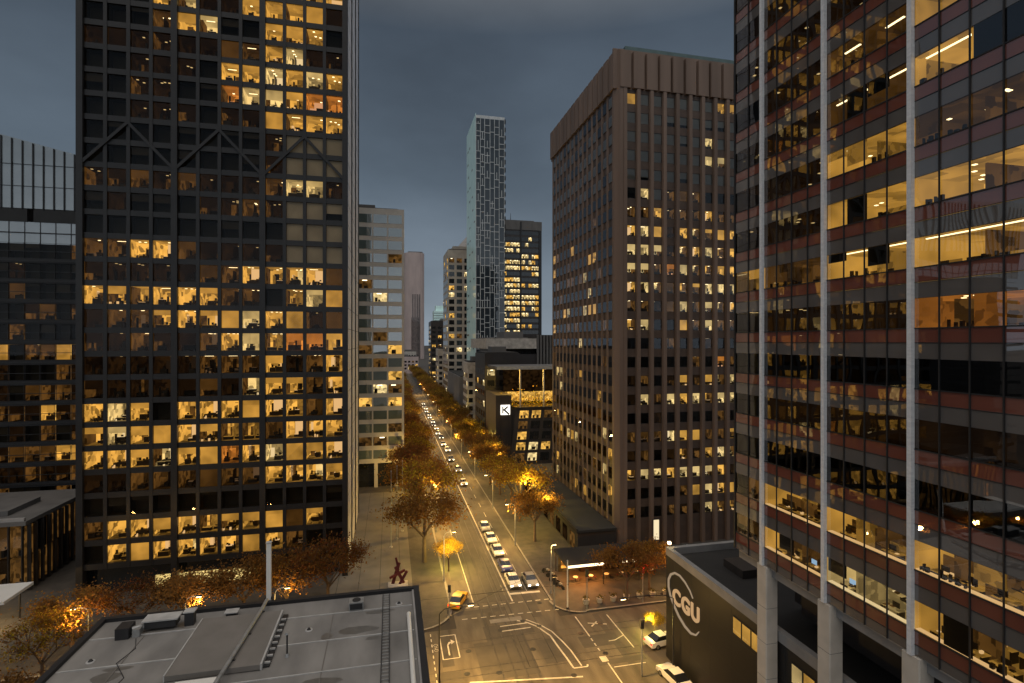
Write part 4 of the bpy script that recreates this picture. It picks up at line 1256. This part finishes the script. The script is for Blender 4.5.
def tree(kind, var, x, y, s, label, group, z=.13, H=10.5, Rc=5):
    k = (kind, var)
    if k not in TP: TP[k] = make_tree(var * 17 + sum(map(ord, kind)), H, Rc, PAL[kind])
    t = thing('autumn_tree', label, 'tree', (x, y, z), group)
    for nm, me in zip(('trunk', 'crown'), TP[k]):
        o = bpy.data.objects.new(nm, me); col.objects.link(o); o.parent = t
    TL[0] = t.name
    t.rotation_euler = (0, 0, rnd.uniform(0, 6.28)); t.scale = (s, s, s * rnd.uniform(.88, 1.05))
    return t
def tree_light(t, dx, z, P, c=(1, .62, .14)):  # added point light inside a crown, no lamp fixture; makes the leaves glow
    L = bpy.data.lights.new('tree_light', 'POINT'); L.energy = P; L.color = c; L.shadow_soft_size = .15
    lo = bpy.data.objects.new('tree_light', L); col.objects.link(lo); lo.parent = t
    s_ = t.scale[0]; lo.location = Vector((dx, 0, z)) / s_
CW = {'rust': 'rust coloured', 'brown': 'dark brown', 'red': 'reddish', 'ochre': 'ochre', 'gold': 'golden yellow', 'green': 'olive green'}
yy = 92.
i = 0
while yy < 620:
    kind = ('rust', 'ochre', 'rust', 'red', 'brown', 'ochre')[i % 6]
    tree(kind, i % 3, 5.9 + rnd.uniform(-.8, .8), yy, rnd.uniform(1.3, 1.6), '%s street tree, %s one beyond the crossing in the row left of the road' % (CW[kind], ORD[min(19, i)]) if i < 20 else 'far %s street tree left of the road, number %d in its row' % (CW[kind], i + 1), 'street trees left of the road')
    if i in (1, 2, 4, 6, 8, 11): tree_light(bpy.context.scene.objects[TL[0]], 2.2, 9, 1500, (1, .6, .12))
    yy += rnd.uniform(8.5, 11.5) if i else 13; i += 1
yy = 97.; i = 0
while yy < 620:
    kind = ('rust', 'ochre', 'green', 'ochre', 'rust', 'green')[i % 6]
    tree(kind, i % 3, 26.4 + rnd.uniform(-.8, .8), yy, rnd.uniform(1.15, 1.4), '%s street tree, %s one beyond the crossing in the row right of the road' % (CW[kind], ORD[min(19, i)]) if i < 20 else 'far %s street tree right of the road, number %d in its row' % (CW[kind], i + 1), 'street trees right of the road')
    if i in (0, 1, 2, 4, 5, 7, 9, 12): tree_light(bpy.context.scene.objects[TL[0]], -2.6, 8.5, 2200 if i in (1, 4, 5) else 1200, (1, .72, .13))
    yy += rnd.uniform(8.5, 11.5); i += 1
tree('gold', 0, 9.4, 87.5, .58, 'small golden yellow lit tree at the left kerb just beyond the crossing', 'young lit trees')
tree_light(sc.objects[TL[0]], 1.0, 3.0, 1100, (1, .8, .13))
tree('gold', 1, 33.4, 62.8, .34, 'small golden yellow lit tree squeezed against the far corner of the black CGU building', 'young lit trees')
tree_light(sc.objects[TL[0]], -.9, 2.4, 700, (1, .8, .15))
tree('brown', 2, 33.6, 71.5, 1.02, 'round brown tree on the right corner in front of the cafe pavilion', 'trees at the right corner')
tree('rust', 1, 38.5, 74, .8, 'smaller rust coloured tree right of the round brown corner tree', 'trees at the right corner')
for j, (x, y, s, k, l) in enumerate(((-13.5, 76, 1.25, 'rust', 'rust coloured tree right of the white mast before the steel tower'), (-8.4, 77.5, 1.15, 'red', 'reddish tree nearest the plaza before the steel tower'),
        (-19, 77, 1.1, 'brown', 'dark brown tree just left of the white mast before the steel tower'), (-25, 74.5, 1.05, 'brown', 'brown tree before the middle of the steel tower'), (-31, 75.5, 1.0, 'red', 'reddish brown tree before the left part of the steel tower'),
        (-37.5, 74.5, .95, 'rust', 'rusty tree before the left edge of the steel tower'), (-36.5, 67, .95, 'ochre', 'ochre tree with bright yellow lit leaves left of the grey roof corner'), (-42, 60.5, 1.0, 'brown', 'bare looking brown tree at the left bottom corner'),
        (-33.8, 56, .9, 'brown', 'brown tree close to the left parapet of the grey roof'), (-47, 70, .9, 'rust', 'rusty tree below the white entrance canopy'), (-43, 52, .95, 'brown', 'brown tree lowest in the left corner'))):
    tree(k, j % 3, x, y, s, l, 'trees along the cross street on the left')

# ================================================================== LAMPS AND POLES
def lamp_proto(h, arm, col_):
    return
NL_ = 0
def street_lamp(x, y, h, arm, label, watts, group='street lamps', lit=True, pole='galv'):
    t = thing('street_lamp', label, 'street lamp', (x, y, .13), group)
    b = MB()
    b.tube((x, y, .13), (x, y, h - .4), .11, .07, pole)
    sx = 1 if arm > 0 else -1
    pts = [(x, y, h - .4), (x + arm * .15, y, h + .05), (x + arm * .5, y, h + .25), (x + arm, y, h + .3)]
    b.path(pts, .05, pole, 6); b.tube((x, y, .13), (x, y, .6), .17, .15, pole)
    b.build('pole', t)
    b = MB(); b.box(x + arm - .35, x + arm + .35, y - .14, y + .14, h + .2, h + .33, 'dark_metal'); b.build('lantern', t)
    b = MB(); b.box(x + arm - .28, x + arm + .28, y - .11, y + .11, h + .14, h + .195, 'street_light' if lit else 'flashing'); b.build('lamp_glass', t)
    if lit:
        L = bpy.data.lights.new('street_lamp_light', 'SPOT'); L.energy = watts * 1.25; L.spot_size = R(176); L.spot_blend = 1.; L.color = (1, .57, .15); L.shadow_soft_size = .3
        lo = bpy.data.objects.new('street_lamp_light', L); col.objects.link(lo); lo.parent = t
        lo.location = (arm, 0, h - .25 - .13)
        L = bpy.data.lights.new('street_lamp_glow', 'POINT'); L.energy = watts * .18; L.color = (1, .58, .16); L.shadow_soft_size = .3
        lo = bpy.data.objects.new('street_lamp_glow', L); col.objects.link(lo); lo.parent = t
        lo.location = (arm, 0, h - .2 - .13)
    return t
WL = 4200
for i, y in enumerate((84, 106, 132, 160, 190, 222, 256, 292, 330, 370)):
    street_lamp(8.9 if i else 8.3, y, 7.6, 1.6, 'grey curved arm street lamp, %s along the left kerb beyond the crossing' % ORD[i], WL)
    street_lamp(22.7, y + 12, 7.6, -1.6, 'grey curved arm street lamp, %s along the right kerb beyond the crossing' % ORD[i], WL * .8)
street_lamp(23.6, 76.4, 7.2, .5, 'tall street lamp glowing at the right corner beside the stop line', WL * .35)
street_lamp(5.2, 57.5, 9.0, 3.4, 'dark street lamp with long arm over the road at the bottom of the view', WL * 1.7, pole='dark_metal')
street_lamp(31.6, 55.0, 9.0, -6.2, 'dark street lamp with long arm beside the black CGU building', WL * .9, pole='dark_metal')
t = thing('white_post', 'plain white post standing at the right corner of the crossing', 'post', (24.5, 71.4, .13))
b = MB(); b.tube((24.5, 71.4, .13), (24.5, 71.4, 6.9), .11, .09, 'white_paint'); b.build('post', t)
b = MB(); b.tube((24.5, 71.4, 6.9), (24.5, 71.4, 7.05), .13, .06, 'flashing'); b.tube((24.5, 71.4, .13), (24.5, 71.4, .4), .2, .2, 'dark_metal'); b.build('cap', t)
street_lamp(-34, 70.8, 7, -1.5, 'street lamp among the trees left of the grey roof', WL * .8)
street_lamp(-47, 70.8, 7, 1.5, 'street lamp among the trees below the entrance canopy', WL * .6)
street_lamp(-14, 70.9, 7, 1.5, 'street lamp behind the far edge of the grey roof near the white mast', WL * .5)
street_lamp(-24, 70.9, 7, 1.5, 'street lamp behind the far edge of the grey roof left of the mast', WL * .5)
street_lamp(44, 71, 7.5, -1.5, 'street lamp on the cross street beyond the black CGU building', WL * .5)

def traffic_light(x, y, h, label, state, arm=0):
    t = thing('traffic_light', label, 'traffic light', (x, y, .13), 'traffic lights at the crossing')
    b = MB(); b.tube((x, y, .13), (x, y, h), .09, .07, 'galv')
    if arm: b.tube((x, y, h - .1), (x + arm, y, h + .4), .06, .05, 'galv')
    b.build('pole', t)
    b = MB(); b.box(x + arm - .2, x + arm + .2, y - .15, y + .15, h - .5 + (.4 if arm else 0), h + .5 + (.4 if arm else 0), 'dark_metal'); b.build('signal_box', t)
    b = MB(); hz = h + .25 + (.4 if arm else 0)
    b.tube((x + arm, y - .16, hz), (x + arm, y - .2, hz), .13, .13, 'red_light' if state else 'dark_metal', 12); b.build('red_lens', t)
    if state:
        L = bpy.data.lights.new('red_glow', 'POINT'); L.energy = 160; L.color = (1, .05, .03); L.shadow_soft_size = .15
        lo = bpy.data.objects.new('red_glow', L); col.objects.link(lo); lo.parent = t; lo.location = (arm, -.6, hz - .13)
traffic_light(35.8, 70.8, 4.9, 'traffic light glowing red right of the corner tree', True)
traffic_light(27.2, 70.8, 5.2, 'thin traffic light pole left of the corner tree', False)
traffic_light(22.6, 71.6, 4.2, 'short traffic light pole at the end of the pedestrian crossing', False)
traffic_light(27.8, 55.2, 6.0, 'traffic light pole standing in the road near the black CGU building', False)
traffic_light(7.9, 72.6, 4.2, 'traffic light pole on the left corner by the yellow taxi', False)
# overhead tram wires
for nm, pts, lab in (('overhead_wire', [(24.5, 71.4, 6.8), (14, 66, 6.6), (5.2, 57.8, 7.6)], 'tram wire slung across the crossing from white post to bottom lamp'), ('overhead_wire', [(-30, 66, 6.2), (60, 66, 6.2)], 'tram contact wire running above the cross street'),
                     ('overhead_wire', [(13.3, 50, 6.3), (13.3, 300, 6.3)], 'tram contact wire above the left track of the street'), ('overhead_wire', [(16.1, 50, 6.3), (16.1, 300, 6.3)], 'tram contact wire above the right track of the street')):
    b = MB(); b.path(pts, .018, 'dark_metal', 4); tag(b.build(nm), lab, 'wire')
for i, x in enumerate((.2, 1.3, 2.4)):
    t = thing('flagpole', 'tall thin pole on the plaza left of the street trees, %s from the left' % ['first', 'second', 'third'][i], 'pole', (x, 100 + i * 4, .14), 'plaza poles')
    b = MB(); b.tube((x, 100 + i * 4, .14), (x, 100 + i * 4, 14), .09, .04, 'galv'); b.build('pole', t)
    b = MB(); b.tube((x, 100 + i * 4, 14), (x, 100 + i * 4, 14.25), .1, .1, 'galv'); b.tube((x, 100 + i * 4, .14), (x, 100 + i * 4, .35), .3, .25, 'concrete'); b.build('finial', t)
t = thing('red_sculpture', 'dark red steel sculpture of tilted plates on the plaza before the pale grid tower', 'sculpture', (1.2, 84.5, .14))
b = MB()
for (a, c, w) in (((-.8, .1), (.2, 3.4), .5), ((.9, .1), (-.4, 2.8), .45), ((.3, .1), (1.5, 2.2), .4), ((-1.4, 1.4), (1.2, 1.9), .35), ((.1, 2.2), (-.3, 4.2), .3)):
    b.M = Matrix.Translation((1.2, 84.5, .14)) @ Matrix.Rotation(rnd.uniform(-.5, .5), 4, 'Z')
    b.bar(a, c, w, -.12, .12, 'red_steel')
b.M = Matrix(); b.build('plates', t)
b = MB(); b.box(-.3, 2.7, 83.6, 85.4, .14, .26, 'concrete'); b.build('base', t)
# planters / bollards on the right corner
for i in range(7):
    x = 27.6 + i * 2.1
    t = thing('planter', 'round stone planter along the right corner kerb, %s from the left' % (['first'] + ORD[1:])[i], 'planter', (x, 72.2, .13), 'planters at the corner')
    b = MB(); b.tube((x, 72.2, .13), (x, 72.2, .75), .38, .5, 'concrete', 12); b.build('pot', t)
    b = MB()
    for _ in range(60):
        c = Vector((x + rnd.gauss(0, .25), 72.2 + rnd.gauss(0, .25), .95 + rnd.gauss(0, .15))); u = Vector((rnd.uniform(-1, 1), rnd.uniform(-1, 1), rnd.uniform(-1, 1))).normalized() * .12; w = u.orthogonal().normalized() * .07
        b.poly((c - u, c + w, c + u, c - w), 'leaf_green')
    b.build('plant', t)

# ================================================================== VEHICLES
def car_proto(paint, label, head, tail, van=False):
    t = thing('parked_car', label, 'car', (0, 0, 0))
    L2, W2 = 2.2, .88
    if not van:
        prof = [(-2.2, .35), (-2.15, .78), (-1.6, .92), (-.95, .98), (1.45, 1.0), (2.1, .92), (2.2, .7), (2.2, .35)]
        roof = [(-.95, .97), (-.25, 1.42), (.95, 1.44), (1.65, .99)]
    else:
        prof = [(-2.4, .4), (-2.38, .9), (-1.7, 1.05), (2.4, 1.1), (2.42, .4)]
        roof = [(-1.75, 1.04), (-1.1, 1.85), (2.25, 1.9), (2.4, 1.09)]
    b = MB()     # body: side profile swept across the width, tucked in at the top; front is -Y
    n = len(prof)
    ring = []
    for x, tuck in ((-W2, .0), (W2, .0)):
        ring.append([b.p((x * (1 - .07 * max(0, (z - .6))), y, z)) for y, z in prof])
    for k in range(n):
        j = (k + 1) % n
        b.f.append([ring[0][k], ring[0][j], ring[1][j], ring[1][k]]); b.m.append(paint)
    b.f.append(ring[0][::-1]); b.m.append(paint); b.f.append(ring[1]); b.m.append(paint)
    (y0, z0), (y1, z1), (y2, z2), (y3, z3) = roof
    wt = W2 * .74
    b.box(-wt, wt, y1 + .02, y2 - .02, z1 - .03, z1 + .025, paint)
    b.box(-W2 * .9, W2 * .9, -2.24 if not van else -2.43, -2.2, .38, .55, 'dark_metal')
    b.build('body', t)
    b = MB()
    wb = W2 * .93
    A = [(-wb, y0, z0), (wb, y0, z0), (wt, y1, z1), (-wt, y1, z1)]
    B = [(-wt, y2, z2), (wt, y2, z2), (wb, y3, z3), (-wb, y3, z3)]
    b.poly(A, 'car_glass'); b.poly(B, 'car_glass')
    b.poly(((-wb, y0, z0), (-wt, y1, z1), (-wt, y2, z2), (-wb, y3, z3)), 'car_glass'); b.poly(((wb, y0, z0), (wb, y3, z3), (wt, y2, z2), (wt, y1, z1)), 'car_glass')
    b.build('cabin_glass', t)
    for sx in (-1, 1):
        for y in (-1.35, 1.35):
            b = MB(); b.tube((sx * (W2 - .18), y, .32), (sx * (W2 + .02), y, .32), .32, .32, 'tyre', 14)
            w = b.build('wheel', t)
            b = MB(); b.tube((sx * (W2 + .021), y, .32), (sx * (W2 + .03), y, .32), .19, .17, 'rim', 10); b.build('rim', w)
        b = MB(); yf = -2.2 if not van else -2.42
        b.box(sx * .62 - .17, sx * .62 + .17, yf - .04, yf + .02, .62, .78, 'head_light' if head else 'flashing'); b.build('headlight', t)
        b = MB(); yb = 2.2 if not van else 2.42
        b.box(sx * .66 - .14, sx * .66 + .14, yb - .02, yb + .04, .68, .84, 'tail_light' if tail else 'red_paint'); b.build('tail_light', t)
    return t
protos = {}
def car(paint, x, y, rz, label, group, head=True, tail=True, van=False, name=None):
    k = (paint, head, tail, van)
    if k not in protos:
        t = protos[k] = car_proto(paint, label, head, tail, van)
    else:
        t = copy_tree(protos[k])
    t['label'] = label
    if group: t['group'] = group
    elif 'group' in t: del t['group']
    if name: t.name = name
    t['category'] = 'van' if van else ('taxi' if paint == 'yellow_paint' else 'car')
    t.location = (x, y, .02); t.rotation_euler = (0, 0, rz)
    return t
GQ = 'cars queued at the stop line'
car('white_paint', 18.75, 80.9, 0, 'white car first at the stop line in the left lane of the queue', GQ, name='car')
car('silver_paint', 21.4, 80.5, 0, 'silver car first at the stop line beside the white car', GQ, name='car')
car('blue_paint', 18.7, 86.6, 0, 'dark blue car second in the queue behind the white car', GQ, False, name='car')
car('white_paint', 18.7, 93.0, 0, 'white car third in the queue behind the dark blue car', GQ, False, name='car')
car('white_paint', 18.65, 99.2, 0, 'white car fourth in the queue', GQ, False, name='car')
car('silver_paint', 18.6, 105.6, 0, 'silver car last in the queue before the light trail of traffic', GQ, False, name='car')
y = 140.
for i in range(16):
    car(('white_paint', 'silver_paint', 'black_paint')[i % 3], 18.9 + (i % 2) * .5, y, 0, '%s car with headlights on, %s in the far oncoming traffic' % (('white', 'silver', 'black')[i % 3], ORD[i]), 'far oncoming traffic', name='car')
    y += rnd.uniform(9, 15)
y = 150.
for i in range(8):
    car(('black_paint', 'silver_paint')[i % 2], 10.2, y, math.pi, '%s car with red tail lights driving away, %s beyond the crossing' % (('black', 'silver')[i % 2], ORD[i]), 'far traffic driving away', name='car')
    y += rnd.uniform(16, 30)
car('yellow_paint', 9.6, 76.6, R(155), 'yellow taxi turning round the left corner by the crossing', None, False, True, name='taxi')
car('white_paint', 33.3, 60.6, R(100), 'white car with red tail lights half hidden behind the black CGU building', None, True, True, name='car')
car('white_paint', 30.9, 53.6, R(186), 'white car at the foot of the black CGU wall at the bottom edge', None, False, True, name='car')
# motorbikes parked on the footpaths
mb_proto = None
def motorbike(x, y, rz, label):
    global mb_proto
    if mb_proto is None:
        t = thing('parked_motorbike', label, 'motorbike', (0, 0, 0), 'parked motorbikes')
        for yw in (-.65, .65):
            b = MB(); b.tube((-.06, yw, .3), (.06, yw, .3), .3, .3, 'tyre', 14); b.build('wheel', t)
        b = MB(); b.box(-.13, .13, -.3, .35, .3, .62, 'dark_metal'); b.box(-.15, .15, -.4, .05, .63, .86, 'silver_paint'); b.build('body', t)
        b = MB(); b.box(-.14, .14, .06, .7, .7, .8, 'black_paint'); b.build('seat', t)
        b = MB(); b.tube((0, -.65, .3), (0, -.42, .95), .04, .04, 'galv', 6); b.tube((-.35, -.4, .98), (.35, -.4, .98), .025, .025, 'dark_metal', 6); b.build('handlebar', t)
        mb_proto = t
    else:
        t = copy_tree(mb_proto)
    t.location = (x, y, .13); t.rotation_euler = (0, 0, rz); t['label'] = label
for i in range(4):
    motorbike(24.3 + rnd.uniform(0, 1.2), 77.5 + i * 1.9 + rnd.uniform(-.5, .5), R(60 + rnd.uniform(-40, 40)), 'motorbike parked on the right footpath by the queue, %s from the corner' % ORD[i])
for o in BASES:
    if '_b' in o: del o['_b']
for o in bpy.data.objects:
    if '_b' in o: del o['_b']

# ================================================================== SKY AND LIGHT
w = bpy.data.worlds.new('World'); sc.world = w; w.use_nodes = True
nt = w.node_tree
for n in list(nt.nodes): nt.nodes.remove(n)
out = nt.nodes.new('ShaderNodeOutputWorld')
bg = nt.nodes.new('ShaderNodeBackground')
sky = nt.nodes.new('ShaderNodeTexSky'); sky.sky_type = 'NISHITA'; sky.sun_disc = False
SUN_EL, SUN_AZ = R(48), R(205)      # low behind the camera, a dull western sky
sky.sun_elevation = SUN_EL; sky.sun_rotation = SUN_AZ
bg2 = nt.nodes.new('ShaderNodeBackground')
nt.links.new(sky.outputs[0], bg2.inputs['Color']); bg2.inputs['Strength'].default_value = .05
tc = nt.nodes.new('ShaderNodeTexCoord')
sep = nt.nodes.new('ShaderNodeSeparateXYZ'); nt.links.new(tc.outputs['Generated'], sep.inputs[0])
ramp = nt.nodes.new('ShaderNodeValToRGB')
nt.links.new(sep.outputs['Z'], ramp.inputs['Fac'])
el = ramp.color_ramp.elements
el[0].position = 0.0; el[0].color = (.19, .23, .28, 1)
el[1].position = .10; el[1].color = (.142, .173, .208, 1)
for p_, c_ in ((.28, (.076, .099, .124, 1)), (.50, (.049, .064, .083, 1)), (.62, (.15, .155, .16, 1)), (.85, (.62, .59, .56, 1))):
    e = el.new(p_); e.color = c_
# brighter cloud towards the west, behind the camera
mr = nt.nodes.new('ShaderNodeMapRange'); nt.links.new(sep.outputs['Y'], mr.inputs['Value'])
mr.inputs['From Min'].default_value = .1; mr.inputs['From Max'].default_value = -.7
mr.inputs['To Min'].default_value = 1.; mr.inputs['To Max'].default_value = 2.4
ns = nt.nodes.new('ShaderNodeTexNoise'); ns.inputs['Scale'].default_value = 3.0; ns.inputs['Detail'].default_value = 5
mpp = nt.nodes.new('ShaderNodeMapping'); mpp.inputs['Scale'].default_value = (1, 1, 2.2)
nt.links.new(tc.outputs['Generated'], mpp.inputs[0]); nt.links.new(mpp.outputs[0], ns.inputs['Vector'])
mr2 = nt.nodes.new('ShaderNodeMapRange'); nt.links.new(ns.outputs['Fac'], mr2.inputs['Value'])
mr2.inputs['From Min'].default_value = .3; mr2.inputs['From Max'].default_value = .7
mr2.inputs['To Min'].default_value = .80; mr2.inputs['To Max'].default_value = 1.2
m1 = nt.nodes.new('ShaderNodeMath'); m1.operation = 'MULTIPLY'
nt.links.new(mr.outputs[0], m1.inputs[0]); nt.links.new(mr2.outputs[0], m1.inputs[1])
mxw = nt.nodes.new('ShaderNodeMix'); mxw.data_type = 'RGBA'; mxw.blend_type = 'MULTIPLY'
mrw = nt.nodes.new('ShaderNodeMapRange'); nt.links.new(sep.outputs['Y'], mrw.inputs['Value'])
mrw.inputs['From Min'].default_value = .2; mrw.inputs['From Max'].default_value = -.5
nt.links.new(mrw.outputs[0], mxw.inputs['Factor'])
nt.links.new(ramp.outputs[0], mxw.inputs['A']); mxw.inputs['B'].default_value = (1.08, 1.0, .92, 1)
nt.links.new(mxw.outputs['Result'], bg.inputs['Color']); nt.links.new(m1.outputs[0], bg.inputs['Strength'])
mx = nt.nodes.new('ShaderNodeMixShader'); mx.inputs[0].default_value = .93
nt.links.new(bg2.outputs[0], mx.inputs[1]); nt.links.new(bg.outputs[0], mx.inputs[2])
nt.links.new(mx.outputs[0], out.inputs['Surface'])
S = bpy.data.lights.new('sun', 'SUN'); S.energy = .12; S.angle = R(25); S.color = (1, .93, .85)
so = bpy.data.objects.new('sun', S); col.objects.link(so)
d = Vector((math.sin(SUN_AZ) * math.cos(SUN_EL), math.cos(SUN_AZ) * math.cos(SUN_EL), math.sin(SUN_EL)))
so.rotation_euler = (-d).to_track_quat('-Z', 'Y').to_euler()

vs = sc.view_settings
vs.view_transform = 'Standard'; vs.look = 'None'; vs.exposure = .38; vs.gamma = 1; vs.use_curve_mapping = False
cy = sc.cycles
cy.use_denoising = True
cy.max_bounces = 6; cy.diffuse_bounces = 2; cy.glossy_bounces = 4; cy.transparent_max_bounces = 12; cy.transmission_bounces = 2
cy.sample_clamp_indirect = 3; cy.caustics_reflective = False; cy.caustics_refractive = False
